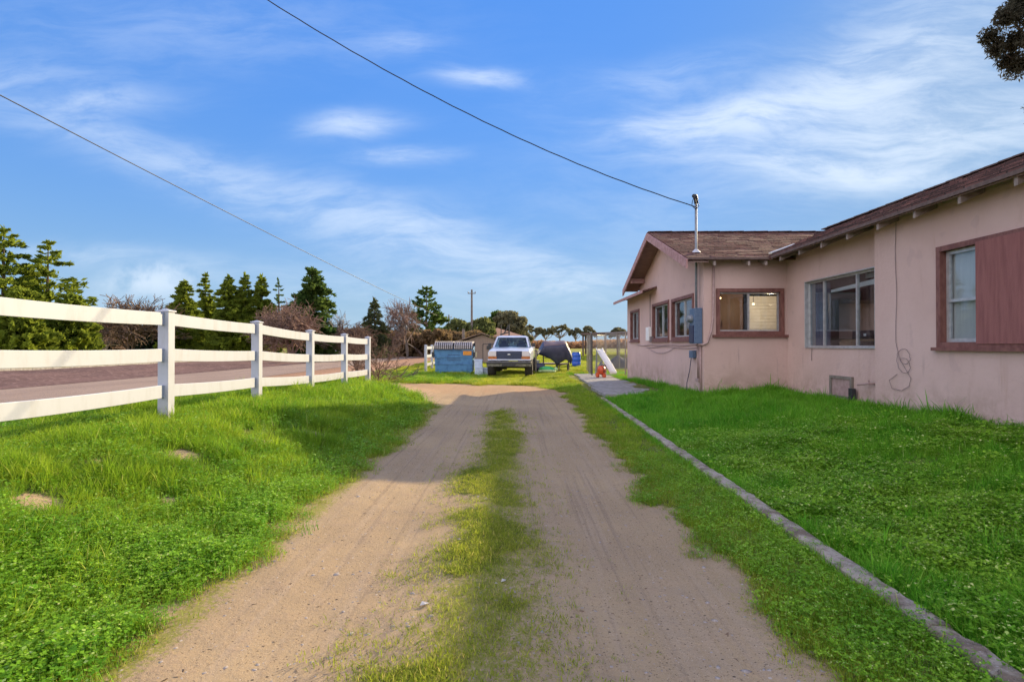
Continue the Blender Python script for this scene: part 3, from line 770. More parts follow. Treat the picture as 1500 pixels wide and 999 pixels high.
def window_x(c, s0, s1, z0, z1, trim, mull=(), trimw=.08, fw_=.035, meet=None, sill=True):
    t = frame_x(c, s0 - trimw, s1 + trimw, z0 - trimw, z1 + trimw, trimw + .005, .10, .03)
    o = hp(t, 'window', trim, bevel=.004)
    f = frame_x(c, s0 + .006, s1 - .006, z0 + .006, z1 - .006, fw_, .05, -.06)
    for q in mull: f.box(c + .055, c + .10, q - .02, q + .02, z0 + fw_, z1 - fw_)
    if meet: f.box(c + .055, c + .10, s0 + fw_, s1 - fw_, meet - .02, meet + .02)
    so_ = f.build('frame', M['alum'], o); so_.matrix_parent_inverse = Matrix.Identity(4)
    g = MB(); g.box(c + .082, c + .086, s0 + fw_, s1 - fw_, z0 + fw_, z1 - fw_); g.build('pane', M['glass'], o)
    if sill: q = MB(); q.box(c - .07, c + .02, s0 - trimw - .05, s1 + trimw + .05, z0 - trimw - .045, z0 - trimw + .002); q.build('sill', trim, o)
    return o


# house-space is world space for these meshes: children of children keep identity
M['board'] = simple('maroon_plywood', (.28, .11, .098), (.21, .078, .07), 6, .8, bstr=.3, stretch=(1, 3, .3), lo=.35, hi=.7)
window_x(XG, gw1[0], gw1[1], gw1[2], gw1[3], M['maroon'], [14.1])
window_x(XG, gw2[0], gw2[1], gw2[2], gw2[3], M['maroon'], [16.2])
window_x(XG, gw3[0], gw3[1], gw3[2], gw3[3], M['maroon'], [19.65], .07)
window_x(XA, aw[0], aw[1], aw[2], aw[3], M['alum'], [10.05, 11.12], .018, .03, sill=False)
wb = window_x(XB, bwn[0], bwn[1], bwn[2], bwn[3], M['maroon'], [7.16], .07, .05, meet=2.02)
m = MB(); m.box(XB - .045, XB - .02, 4.95, 7.10, 1.42, 2.74); m.build('board', M['board'], wb)
m = MB(); m.box(XB + .13, XB + .15, 5.0, 7.74, 1.44, 2.74); m.build('curtain', M['palecurtain'], wb)
t = frame_y(YF, fw[0] - .08, fw[1] + .08, fw[2] - .08, fw[3] + .08, .085, .10, .03); wf_ = hp(t, 'window', M['maroon'], bevel=.004)
f = frame_y(YF, fw[0] + .006, fw[1] - .006, fw[2] + .006, fw[3] - .006, .03, .05, -.06); f.box(5.33, 5.37, YF + .055, YF + .1, fw[2] + .03, fw[3] - .03)
f.build('frame', M['alum'], wf_)
g = MB(); g.box(fw[0] + .03, fw[1] - .03, YF + .082, YF + .086, fw[2] + .03, fw[3] - .03); g.build('pane', M['glass'], wf_)
q = MB(); q.box(fw[0] - .16, fw[1] + .16, YF - .08, YF + .0, fw[2] - .135, fw[2] - .078); q.build('sill', M['maroon'], wf_)
# the big window: blinds pulled up crooked and a curtain
wa = [o for o in bpy.data.objects if o.name.startswith('window') and o.data and abs(o.data.vertices[0].co.x - (XA - .03)) < .01][0]
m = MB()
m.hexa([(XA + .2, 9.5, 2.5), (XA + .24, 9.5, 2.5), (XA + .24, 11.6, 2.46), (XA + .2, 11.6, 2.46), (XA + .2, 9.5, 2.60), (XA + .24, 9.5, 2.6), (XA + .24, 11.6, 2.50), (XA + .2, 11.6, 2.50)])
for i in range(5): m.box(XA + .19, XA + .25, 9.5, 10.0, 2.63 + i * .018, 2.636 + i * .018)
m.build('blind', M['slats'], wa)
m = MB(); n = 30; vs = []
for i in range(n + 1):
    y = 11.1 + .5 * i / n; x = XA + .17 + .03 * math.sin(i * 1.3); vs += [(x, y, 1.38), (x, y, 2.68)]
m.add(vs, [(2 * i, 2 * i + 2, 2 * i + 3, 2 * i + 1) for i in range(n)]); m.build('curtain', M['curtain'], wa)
m = MB(); m.tube([(XA - .005, 11.45, 1.36), (XA - .02, 11.44, 1.2), (XA - .01, 11.45, 1.08)], .006, 5); hp(m, 'loose_cord', M['cablegrey'])
# inner pane over opening in partition
# crawl-space vent
vent = hp(frame_x(XA, 10.05, 10.75, .40, .82, .05, .06, .05), 'crawl_vent', M['greywood'])
m = MB(); m.box(XA - .02, XA - .004, 10.1, 10.7, .42, .77); m.build('vent_panel', M['conduit'], vent)
m = MB(); m.box(XA - .12, XA - .055, 9.9, 10.02, .34, .62); m.build('vent_flap', M['dark'], vent)
m = MB(); m.tube([(XA, 9.45, .74), (XA - .1, 9.47, .74), (XA - .14, 9.62, .72), (XA - .14, 9.72, .70)], .018, 8); m.tube([(XA - .10, 9.47, .74), (XA - .10, 9.47, .80)], .012); hp(m, 'garden_tap', M['conduit'])
# pipe mast, meter panel and conduits at the wing corner
m = MB(); m.tube([(4.205, 12.72, 2.25), (4.205, 12.72, 4.72)], .028, 12); mast = hp(m, 'service_mast', M['galv'], smooth=True)
m = MB(); m.tube([(4.205, 12.72, 4.70), (4.205, 12.72, 4.80), (4.17, 12.68, 4.86), (4.12, 12.62, 4.85)], [.04, .05, .055, .045], 10); m.build('weather_head', M['dark'], mast, smooth=True)
m = MB()
for a_, b_ in ((.05, .02), (-.06, -.03), (.02, -.06)):
    m.tube([(4.13, 12.6, 4.83), (4.13 + a_, 12.55, 4.75 + b_), (4.16 + a_ * 1.5, 12.6, 4.62), (4.19, 12.68, 4.55)], .008, 5)
m.build('lead_wire', M['cable'], mast)
m = MB(); m.lathe([(.06, 0), (.12, .005), (.035, .09)], (4.205, 12.72, zw(12.72) - .015), 12); m.build('flashing', M['metaledge'], mast)
m = MB(); m.box(4.11, 4.295, 12.56, 12.92, 1.44, 2.26); panel = hp(m, 'meter_panel', M['meter'], bevel=.012)
m = MB(); m.lathe([(.09, 0), (.09, -.05), (.08, -.07), (.075, -.13)], (4.11, 12.74, 2.02), 20, 'x'); m.build('meter', M['galv'], panel)
m = MB(); m.box(4.085, 4.108, 12.6, 12.88, 1.47, 1.86); m.build('breaker_door', M['grille'], panel)
m = MB(); m.tube([(4.2, 12.6, 1.42), (4.3, 12.47, 1.42), (4.37, 12.455, 1.46), (4.46, 12.455, 1.72), (4.5, 12.455, 2.0), (4.52, 12.455, 3.28)], .022, 8); hp(m, 'conduit', M['conduit'], smooth=True)
for dy in (12.62, 12.70, 12.80):
    m = MB(); m.tube([(4.265, dy, 1.44), (4.265, dy, .62 if dy > 12.65 else .2)], .02, 8); hp(m, 'conduit', M['conduit'], smooth=True)
m = MB(); m.box(4.22, 4.295, 12.66, 12.84, .55, .63); hp(m, 'junction_box', M['conduit'])
m = MB(); m.box(4.19, 4.295, 12.98, 13.22, 1.10, 1.28); ob = hp(m, 'outlet_box', M['meter'], bevel=.01)
m = MB(); m.tube([(4.2, 13.08, 1.1), (4.17, 13.1, .8), (4.12, 13.16, .5), (4.13, 13.2, .25)], .009, 6); m.build('cord', M['grille'], ob)
m = MB(); m.tube([(4.28, y, 1.40 + .012 * math.sin(y * 3)) for y in np.linspace(12.95, 19.2, 24)], .014, 6); m.tube([(4.28, y, 1.345 + .02 * math.sin(y * 1.7)) for y in np.linspace(12.95, 17.9, 20)], .010, 6)
m.tube([(4.27, y, 1.34 - .17 * (1 - ((y - 16.2) / 1.5) ** 2)) for y in np.linspace(14.7, 17.7, 16)], .008, 5); hp(m, 'wall_pipe', M['conduit'])
m = MB(); m.box(4.2, 4.295, 17.25, 17.65, 1.55, 1.98); tb = hp(m, 'telephone_box', M['slats'], bevel=.012)
m = MB(); m.box(4.22, 4.295, 17.0, 17.22, 1.5, 1.68); m.build('terminal', M['cablegrey'], tb)
m = MB(); m.tube([(4.285, 17.4, 1.98), (4.285, 17.4, 3.02)], .01, 6); m.build('wire', M['cablegrey'], tb)
# cable down wall beside the boarded window, ending in loose loops
P = [(XB - .015, 8.62 + .012 * math.sin(z * 5), z) for z in np.linspace(3.33, 1.45, 18)]
for i in range(40):
    a = i / 40 * 2 * math.pi * 1.7; r = .13 + .02 * math.sin(a * 2)
    P.append((XB - .02 - .006 * (i % 3), 8.45 + r * math.sin(a + 2.6) * 1.25, 1.28 + r * math.cos(a + 2.6) - i * .006))
P += [(XB - .02, 8.3, .9), (XB - .02, 8.34, .78), (XB - .02, 8.5, .7), (XB - .02, 8.72, .72), (XB - .02, 8.78, .84), (XB - .02, 8.6, .95)]
m = MB(); m.tube(P, .0042, 5); hp(m, 'loose_cable', M['cablegrey'])
for (x, y, z) in ((XB, 6.35, .95), (XB, 5.2, .7)):
    pass

# interior furnishings glimpsed through the glass
lz = 2.72
for (x, y, z, lb) in ((5.2, 13.9, 2.60, 'small glowing ceiling lamp over left pane of front window'), (5.87, 13.5, 2.42, 'small glowing ceiling lamp over right pane of front window')):
    e = empty('ceiling_lamp', (x, y, z), 0, lb, 'lamp')
    m = MB(); m.lathe([(.014, -.02), (.03, 0), (.014, .02)], n=12); m.build('bulb', M['bulb'], e, smooth=True)
    m = MB(); m.tube([(0, 0, .03), (0, 0, 2.97 - z)], .006, 6); m.build('stem', M['dark'], e)
pl = bpy.data.lights.new('room_lamp', 'POINT'); pl.energy = 18; pl.color = (1, .72, .42); pl.shadow_soft_size = .05
po = bpy.data.objects.new('room_lamp', pl); col.objects.link(po); po.location = (6.2, 13.3, 2.4)
e = empty('wooden_table', (7.0, 10.3, .74), 0, 'brown wooden table inside the large window', 'table')
m = MB(); m.box(-.35, .45, -.75, .9, .74, .78); m.build('tabletop', M['wood'], e)
for sx in (-.3, .4):
    for sy in (-.7, .85): m = MB(); m.box(sx - .03, sx + .03, sy - .03, sy + .03, -.14, .74); m.build('leg', M['wood'], e)
e = empty('printer', (6.95, 10.75, 1.521), 0, 'dark printer standing on the table inside the large window', 'printer')
m = MB(); m.box(-.2, .2, -.3, .25, 0, .17); m.build('body', M['dark'], e, bevel=.02)
for q in (-.2, 0): m = MB(); m.box(-.206, -.2, q, q + .07, .06, .11); m.build('panel_light', M['white'], e)
e = MB(); e.lathe([(.05, 0), (.05, .16), (.02, .2), (.02, .23)], n=12); tag(e.build('bottle', M['white'], loc=(6.85, 9.75, 1.521)), 'white bottle on table behind the large window', 'bottle')
e = MB(); e.box(-.07, .07, -.2, .2, 0, .11); tag(e.build('cardboard_box', M['wood'], loc=(6.535, 10.75, 1.37), bevel=.01), 'tan box low against the large window', 'box')
m = MB(); m.box(6.45, 6.62, 10.4, 11.2, .6, 1.368); tag(m.build('low_cabinet', M['wood']), 'low brown cabinet under the tan box behind the large window', 'cabinet')

# ------------------------------------------------------------------ white rail fences
def rail_fence(name, posts, label, bury=.25):
    f = empty(name, (posts[0][0], posts[0][1], 0), 0, label, 'fence'); inv = Matrix.Translation((-posts[0][0], -posts[0][1], 0))
    h = .064
    for (x, y, zb, zt, tr) in posts:
        m = MB(); m.box(x - h, x + h, y - h, y + h, zb - bury, zt - .03); p = m.build('post', M['vinyl'], f, bevel=.005); p.matrix_parent_inverse = inv
        c = MB(); c.box(x - h - .012, x + h + .012, y - h - .012, y + h + .012, zt - .03, zt - .012)
        c.add([(x - h - .004, y - h - .004, zt - .012), (x + h + .004, y - h - .004, zt - .012), (x + h + .004, y + h + .004, zt - .012), (x - h - .004, y + h + .004, zt - .012), (x, y, zt + .012)], [(0, 1, 4), (1, 2, 4), (2, 3, 4), (3, 0, 4), (3, 2, 1, 0)])
        c.build('post_cap', M['vinyl'], p)
    for a, b in zip(posts[:-1], posts[1:]):
        for off in (0, .435, .87):
            m = MB(); za, zb_ = a[4] - off * a[5] if len(a) > 5 else a[4] - off, b[4] - off
            ya, yb = a[1] + h - .012, b[1] - h + .012; xa, xb = a[0], b[0]
            N = 6; k0 = len(m.v); sag = .012
            for i in range(N + 1):
                u = i / N; z = za + (zb_ - za) * u - sag * 4 * u * (1 - u); x = xa + (xb - xa) * u; y = ya + (yb - ya) * u
                for dx, dz in ((-.019, 0), (.019, 0), (.019, -.152), (-.019, -.152)): m.v.append((x + dx, y, z + dz))
            for i in range(N):
                for j in range(4): q = k0 + i * 4; m.f.append((q + j, q + (j + 1) % 4, q + 4 + (j + 1) % 4, q + 4 + j))
            m.f.append((k0, k0 + 1, k0 + 2, k0 + 3)); m.f.append((k0 + N * 4 + 3, k0 + N * 4 + 2, k0 + N * 4 + 1, k0 + N * 4))
            r_ = m.build('rail', M['vinyl'], f, bevel=.004); r_.matrix_parent_inverse = inv
    return f


FX = -4.235
rail_fence('rail_fence', [(FX, 1.9, .47, 1.84, 1.80), (FX, 4.26, .47, 1.84, 1.80), (FX, 6.60, .47, 1.835, 1.795), (FX, 8.92, .47, 1.80, 1.745), (FX, 11.25, .42, 1.72, 1.65),
                          (FX, 13.5, .31, 1.69, 1.62), (FX, 15.65, .21, 1.65, 1.585)], 'long white three rail vinyl fence along the grassy verge beside the driveway')
rail_fence('rail_fence', [(-4.6, 28.0, .03, 1.43, 1.36), (-4.65, 30.4, .03, 1.43, 1.36), (-4.7, 32.8, .03, 1.43, 1.36), (-4.8, 35.2, .03, 1.43, 1.36)], 'short stretch of white rail fence just left of the blue dumpster')

# ------------------------------------------------------------------ truck
def make_truck():
    tr = empty('pickup_truck', (-.28, 24.0, 0), R(-4), 'white lifted pickup truck with blue black grille parked nose to camera on the grass', 'pickup truck')
    B = lambda mb, n, mt, par=tr, **k: mb.build(n, mt, par, **k)
    # y: 0 nose, + backwards
    m = MB()
    zb, w_ = .74, .96
    # lower body with hood: stations (y, half width, z bottom, z shoulder, z top, top half width)
    st = [(.02, .93, zb, 1.06, 1.16, .88), (.25, .955, zb, 1.09, 1.21, .88), (.7, .965, zb, 1.12, 1.25, .87), (1.3, .97, zb, 1.16, 1.30, .86), (1.32, .97, zb, 1.18, 1.30, .86), (2.75, .97, zb, 1.2, 1.30, .9)]
    vs = []
    for y, hw, z0, z1, z2, tw in st:
        vs += [(-hw, y, z0), (-hw, y, z1), (-tw, y, z2), (-tw * .5, y, z2 + .02), (0, y, z2 + .035), (tw * .5, y, z2 + .02), (tw, y, z2), (hw, y, z1), (hw, y, z0)]
    fs = []
    for i in range(len(st) - 1):
        for j in range(8): q = i * 9 + j; fs.append((q, q + 1, q + 10, q + 9))
        fs.append((i * 9 + 8, i * 9, i * 9 + 9, i * 9 + 17))
    fs += [tuple(range(9)), tuple(range((len(st) - 1) * 9, len(st) * 9))[::-1]]
    m.add(vs, fs); B(m, 'body', M['truck'], bevel=.02)
    # cab pillars and roof
    m = MB()
    b0, b1 = [(-.82, 1.25, 1.31), (.82, 1.25, 1.31), (.85, 2.72, 1.31), (-.85, 2.72, 1.31)], [(-.68, 1.78, 1.80), (.68, 1.78, 1.80), (.69, 2.62, 1.80), (-.69, 2.62, 1.80)]
    for i in range(4): m.beam(b0[i], b1[i], .07, .07, up=(0, 1, 0))
    m.beam((-.8, 1.95, 1.31), (-.69, 1.95, 1.78), .05, .05, up=(0, 1, 0)); m.beam((.8, 1.95, 1.31), (.69, 1.95, 1.78), .05, .05, up=(0, 1, 0))
    m.beam((-.84, 2.7, 1.36), (.84, 2.7, 1.36), .05, .12); B(m, 'cab_pillars', M['truck'])
    m = MB(); m.hexa([(-.72, 1.72, 1.77), (.72, 1.72, 1.77), (.73, 2.68, 1.78), (-.73, 2.68, 1.78), (-.62, 1.86, 1.86), (.62, 1.86, 1.86), (.64, 2.6, 1.86), (-.64, 2.6, 1.86)]); B(m, 'roof', M['truck'], bevel=.03)
    m = MB()
    m.add([(-.80, 1.24, 1.32), (.80, 1.24, 1.32), (.68, 1.75, 1.78), (-.68, 1.75, 1.78)], [(0, 1, 2, 3)]); B(m, 'windshield', M['carglass'])
    m = MB(); m.add([(-.8, 2.69, 1.36), (.8, 2.69, 1.36), (.67, 2.62, 1.78), (-.67, 2.62, 1.78)], [(0, 1, 2, 3)]); B(m, 'rear_window', M['carglass'])
    for s in (-1, 1):
        m = MB(); m.add([(s * .83, 1.3, 1.32), (s * .85, 2.68, 1.32), (s * .70, 2.6, 1.78), (s * .70, 1.8, 1.78)], [(0, 1, 2, 3)]); B(m, 'side_window', M['carglass'])
        m = MB(); m.box(s * .42 - .24, s * .42 + .24, 2.15, 2.3, 1.0, 1.5); m.box(s * .42 - .14, s * .42 + .14, 2.17, 2.27, 1.5, 1.64); B(m, 'seat', M['grille'], bevel=.05)
        m = MB(); m.box(s * 1.03 - .07, s * 1.03 + .07, 1.42, 1.47, 1.33, 1.50); m.beam((s * .84, 1.45, 1.4), (s * 1.0, 1.45, 1.42), .03, .03); B(m, 'mirror', M['dark'], bevel=.02)
        m = MB(); m.hexa([(s * .57, -.01, .92), (s * .92, .0, .92), (s * .92, .1, .92), (s * .57, .1, .92), (s * .55, .0, 1.14), (s * .89, .02, 1.14), (s * .89, .1, 1.14), (s * .55, .1, 1.14)])
        hl = B(m, 'headlight', M['lens'], bevel=.01)
        m = MB(); m.box(s * .735 - .185, s * .735 + .185, -.025, .08, .80, .912); m.build('turn_signal', M['amber'], hl)
        m = MB(); m.tube([(s * .6, 1.32, .9), (s * .6, 1.9, .82)], .02); 
    m = MB(); m.box(-.57, .57, -.012, .06, .80, 1.145); gr = B(m, 'grille', M['grille'], bevel=.01)
    m = MB()
    for z in (.85, .92, .99, 1.06): m.box(-.5, .5, -.03, -.011, z, z + .014)
    m.build('bar', M['textdark'], gr)
    m = MB(); m.lathe([(.001, -.012), (.07, 0), (.001, .006)], n=16, axis='y'); em = m.build('emblem', M['alum'], gr, loc=(0, -.035, 1.0)); em.scale = (1, 1, .45)
    m = MB(); m.box(-.94, .94, -.05, .1, .735, .795); B(m, 'front_panel', M['truck'], bevel=.015)
    m = MB(); m.hexa([(-.98, -.13, .46), (.98, -.13, .46), (.98, .12, .52), (-.98, .12, .52), (-.99, -.16, .70), (.99, -.16, .70), (.99, .12, .70), (-.99, .12, .70)]); bu = B(m, 'bumper', M['chrome'], bevel=.03)
    m = MB(); m.box(-.95, .95, -.182, -.14, .60, .68); m.box(-.3, .3, -.182, -.14, .50, .58); m.build('bumper_insert', M['dark'], bu)
    m = MB(); m.box(-.6, .6, .2, .5, .48, .62); m.tube([(-.8, .75, .42), (.8, .75, .42)], .05); m.tube([(-.5, .75, .42), (-.15, .75, .42)], .11)
    m.beam((-.42, .1, .66), (-.42, 5.2, .66), .08, .14); m.beam((.42, .1, .66), (.42, 5.2, .66), .08, .14); m.tube([(-.8, 4.1, .42), (.8, 4.1, .42)], .05); m.tube([(-.16, 4.1, .42), (.16, 4.1, .42)], .15); B(m, 'chassis', M['dark'])
    m = MB(); wl = 1.4
    m.box(-.96, -.88, 2.82, 5.2, .8, 1.32); m.box(.88, .96, 2.82, 5.2, .8, 1.32); m.box(-.88, .88, 2.82, 2.88, .8, 1.32); m.box(-.88, .88, 5.12, 5.2, .8, 1.3); m.box(-.88, .88, 2.88, 5.12, .82, .87); B(m, 'truck_bed', M['truck'], bevel=.02)
    for s in (-1, 1):
        for y in (.78, 4.1):
            m = MB(); m.lathe([(.20, -.16), (.36, -.17), (.395, -.13), (.405, 0), (.395, .13), (.36, .17), (.20, .16)], (s * .84, y, .405), 26, 'x'); wh = B(m, 'wheel', M['rubber'])
            q = MB(); q.lathe([(.20, -.02), (.21, .10), (.17, .115), (.08, .06), (.06, .12)] if s > 0 else [(.06, -.12), (.08, -.06), (.17, -.115), (.21, -.10), (.20, .02)], (s * .88, y, .405), 20, 'x'); q.build('rim', M['alum'], wh)
    m = MB(); m.tube([(.05, 1.9, 1.62), (.05, 1.85, 1.74)], .01); m.box(-.1, .2, 1.88, 1.9, 1.58, 1.65); B(m, 'rear_view_mirror', M['dark'])
    return tr


make_truck()

# ------------------------------------------------------------------ dumpster and boxes
d = empty('dumpster', (-2.95, 26.0, 0), 0, 'blue metal dumpster with ribbed grey lid standing left of the white pickup', 'dumpster')
m = MB(); W = .92
m.hexa([(-W + .04, .1, .13), (W - .04, .1, .13), (W - .04, 1.25, .13), (-W + .04, 1.25, .13), (-W, 0, 1.18), (W, 0, 1.18), (W, 1.3, 1.36), (-W, 1.3, 1.36)]); m.build('body', M['dumpblue'], d, bevel=.015)
m = MB()
for z in (.50, .84, 1.14):
    yo = .1 * (1 - (z - .13) / 1.05) - .028; m.box(-W - .005, W + .005, yo, yo + .08, z, z + .03)
m.box(-.36, -.33, .045, .1, .16, .5); m.build('rib', M['dumpblue'], d)
for s in (-1, 1):
    m = MB(); m.box(s * (W + .06) - .06, s * (W + .06) + .06, .02, 1.1, .84, 1.08); m.box(s * (W + .03) - .02, s * (W + .03) + .02, .0, .1, .8, 1.2); m.build('fork_pocket', M['dark'], d)
    m = MB(); m.box(s * .7 - .1, s * .7 + .1, .12, .3, .03, .13); m.lathe([(.06, -.03), (.06, .03)], (s * .7, .2, .06), 12, 'x'); m.build('foot', M['dumpblue'], d)
    m = MB(); n = 56; vs = []
    for i in range(n + 1):
        x = s * (.02 + (W - .0) * i / n); b_ = 0
        vs += [(x, -.06, 1.20), (x, -.03 - b_ * .5, 1.36 + b_ * .3), (x, .1, 1.47 + b_), (x, 1.3, 1.56 + b_), (x, 1.34, 1.36)]
    fs = [(5 * i + j, 5 * i + 5 + j, 5 * i + 6 + j, 5 * i + 1 + j) for i in range(n) for j in range(4)]
    m.add(vs, fs); ld = m.build('lid', M['lid'], d)
    m = MB()
    for i in range(9):
        x = s * (.07 + .1 * i); m.hexa([(x - .026, -.085, 1.24), (x + .026, -.085, 1.24), (x + .026, .1, 1.46), (x - .026, .1, 1.46), (x - .022, -.10, 1.40), (x + .022, -.10, 1.40), (x + .022, .1, 1.55), (x - .022, .1, 1.55)])
        m.box(x - .024, x + .024, .1, 1.28, 1.5, 1.60)
    m.build('ridge', M['lidrib_lit'], ld)
m = MB(); m.box(.46, .86, -.014, .02, .94, 1.135); st_ = m.build('sticker', M['sticker'], d)
m = MB(); rnd = random.Random(5)
for (x0, x1, z, h_) in ((-.26, .30, .93, .035), (-.3, .32, .76, .04), (-.3, .34, .68, .04), (-.78, -.66, .72, .09)):
    x = x0
    while x < x1: 
        wd = rnd.uniform(.02, .045); yo = .1 * (1 - (z - .13) / 1.05) - .006; m.box(x, x + wd, yo, yo + .02, z, z + h_); x += wd + .015
m.build('lettering', M['textdark'], d)

for (x, y, z, s, lb) in ((-1.72, 25.7, 0, .38, 'lower of two stacked pale foam boxes beside the dumpster'), (-1.74, 25.72, .375, .37, 'upper pale foam box stacked beside the dumpster'), (-1.38, 26.0, 0, .34, 'small pale foam box between the box stack and the pickup')):
    e = empty('foam_box', (x, y, z + HZ(x, y) * .5), R(3), lb, 'box', 'foam boxes by the dumpster')
    m = MB(); m.box(-s / 2, s / 2, -.2, .2, 0, s - .06); m.build('body', M['foam'], e, bevel=.015)
    m = MB(); m.box(-s / 2 - .008, s / 2 + .008, -.208, .208, s - .057, s); m.build('lid', M['foam'], e, bevel=.01)

# ------------------------------------------------------------------ shed, far houses
def shed():
    x0, x1, y0, y1, ez = -3.9, -.9, 39.0, 43.0, 1.62; cx = (x0 + x1) / 2
    zg = HZ(cx, y0)
    s = empty('garden_shed', (cx, y0, 0), 0, 'small tan wooden shed with shallow brown roof behind dumpster and pickup', 'shed'); inv = Matrix.Translation((-cx, -y0, 0))
    def b(m, n, mt): o = m.build(n, mt, s); o.matrix_parent_inverse = inv; return o
    m = MB(); m.box(x0, x1, y0, y1, zg - .2, ez); m.prism([(x0, y0, ez), (x1, y0, ez), (cx, y0, ez + .55)], (0, y1 - y0, 0))
    for i in range(15): m.box(x0 + i * .2, x0 + i * .2 + .03, y0 - .015, y0, zg, ez)
    b(m, 'wall', M['shed'])
    m = MB()
    for sx in (-1, 1):
        a = cx + sx * 2.0; m.hexa([(cx, y0 - .3, ez + .62), (a, y0 - .3, ez - .03), (a, y1 + .3, ez - .03), (cx, y1 + .3, ez + .62), (cx, y0 - .3, ez + .68), (a, y0 - .3, ez + .03), (a, y1 + .3, ez + .03), (cx, y1 + .3, ez + .68)])
    b(m, 'roof', M['shedroof'])
    m = MB(); m.box(cx + .1, cx + 1.0, y0 - .04, y0 - .016, zg, ez - .12); o = b(m, 'door', M['shed'])
    m = MB(); m.box(cx + .06, cx + .1, y0 - .05, y0 - .016, zg, ez - .1); m.box(cx + .1, cx + 1.0, y0 - .05, y0 - .03, ez - .14, ez - .1); m.build('frame', M['dark'], o)
    m = MB(); m.box(cx + .35, cx + .65, y0 - .1, y0 - .041, ez - .5, ez - .25); b(m, 'wall_lamp', M['dark'])
shed()


def far_house(x, y, wd, dp, ez, rz_, wall_m, roof_m, label, hip=False):
    zg = HZ(x, y); s = empty('farm_house', (x, y, zg), 0, label, 'house')
    m = MB(); m.box(-wd / 2, wd / 2, 0, dp, -.3, ez); m.build('wall', wall_m, s)
    m = MB(); o = .5; hx = wd / 2 + o
    a = hx - (dp / 2 if hip else 0)
    m.add([(-hx, -o, ez), (hx, -o, ez), (hx, dp + o, ez), (-hx, dp + o, ez), (-a, dp / 2, ez + rz_), (a, dp / 2, ez + rz_)], [(0, 1, 5, 4), (2, 3, 4, 5), (1, 2, 5), (3, 0, 4), (3, 2, 1, 0)]); m.build('roof', roof_m, s)
    for i in range(max(2, int(wd / 3))):
        wx = -wd / 2 + (i + .5) * wd / max(2, int(wd / 3)); m = MB(); m.box(wx - .5, wx + .5, -.06, -.02, 1.0, 2.1); w_ = m.build('window', M['white'], s)
        m = MB(); m.box(wx - .42, wx + .42, -.075, -.061, 1.08, 2.02); m.build('pane', M['grille'], w_)
far_house(-2.5, 72, 7, 8, 2.0, 1.3, M['shed'], M['brownroof'], 'low farmhouse with orange brown roof behind the tan shed and pickup', True)
far_house(-27, 84, 13, 9, 2.2, 1.3, M['white'], M['shedroof'], 'long pale farmhouse glimpsed low behind the row of conifers')
far_house(-24, 118, 12, 8, 2.3, 1.4, M['greywood'], M['shedroof'], 'grey farm building far off beyond the bare weeping tree')

# black hoop bracket on pole above the truck
e = empty('hoop_post', (-.9, 48, HZ(-.9, 48)), 0, 'black angled bracket on a thin post above the pickup roof', 'post')
m = MB(); m.tube([(.35, 0, 0), (.35, 0, 3.0)], .06, 8); m.tube([(-.35, 0, 0), (-.35, 0, 2.95)], .04, 8); m.build('pole', M['dark'], e)
m = MB(); m.beam((.35, 0, 2.95), (-.1, 0, 2.2), .09, .12); m.beam((-.1, 0, 2.2), (.3, 0, 2.3), .08, .1); m.beam((-.1, 0, 2.2), (-.45, 0, 2.1), .08, .12); m.build('bracket', M['dark'], e)

# ------------------------------------------------------------------ utility poles and wires
def upole(x, y, h, label, arm=True, lean=0):
    e = empty('utility_pole', (x, y, HZ(x, y)), 0, label, 'utility pole', 'utility poles')
    m = MB(); m.tube([(0, 0, 0), (lean, 0, h)], [.17, .11], 10); m.build('pole', M['pole'], e)
    if arm:
        m = MB(); m.beam((-.5, -.1, h - .5), (.5, -.1, h - .5), .08, .1); a = m.build('crossarm', M['pole'], e)
        m = MB()
        for q in (-.45, .45): m.lathe([(.04, 0), (.08, .08), (.03, .2)], (q, -.1, h - .45), 8)
        m.build('insulator', M['galv'], a)
    return e


upole(-5.6, 70, 8.2, 'tallest wooden utility pole with a crossarm rising behind the shed')
upole(-12.2, 100, 7.0, 'shorter distant utility pole right of the tall cedar')
upole(-4.3, 45.2, 2.6, 'thin bare post standing just behind the dumpster lid', False)


def wire(name, pts, r, label, n=40, sag=0.0, wob=0.0):
    a, b = Vector(pts[0]), Vector(pts[1]); P = []
    for i in range(n + 1):
        u = i / n; p = a.lerp(b, u); p.z -= sag * 4 * u * (1 - u) + wob * math.sin(i * 1.9); P.append(p)
    m = MB(); m.tube(P, r, 6); return tag(m.build(name, M['cable']), label, 'cable')


def at(px, py, d_): return ((px - 755) / 800 * d_, d_, CAMZ + (506 - py) / 800 * d_)
wire('service_cable', (at(-60, -330, 10.5), (4.16, 12.62, 4.60)), .011, 'thick black service cable dropping to the mast on the house roof', 70, .95, .004)
wire('utility_cable', (at(-150, 62, 17), at(640, 462, 72)), .022, 'thin overhead utility cable slanting down the left side of the sky', 60, .25)

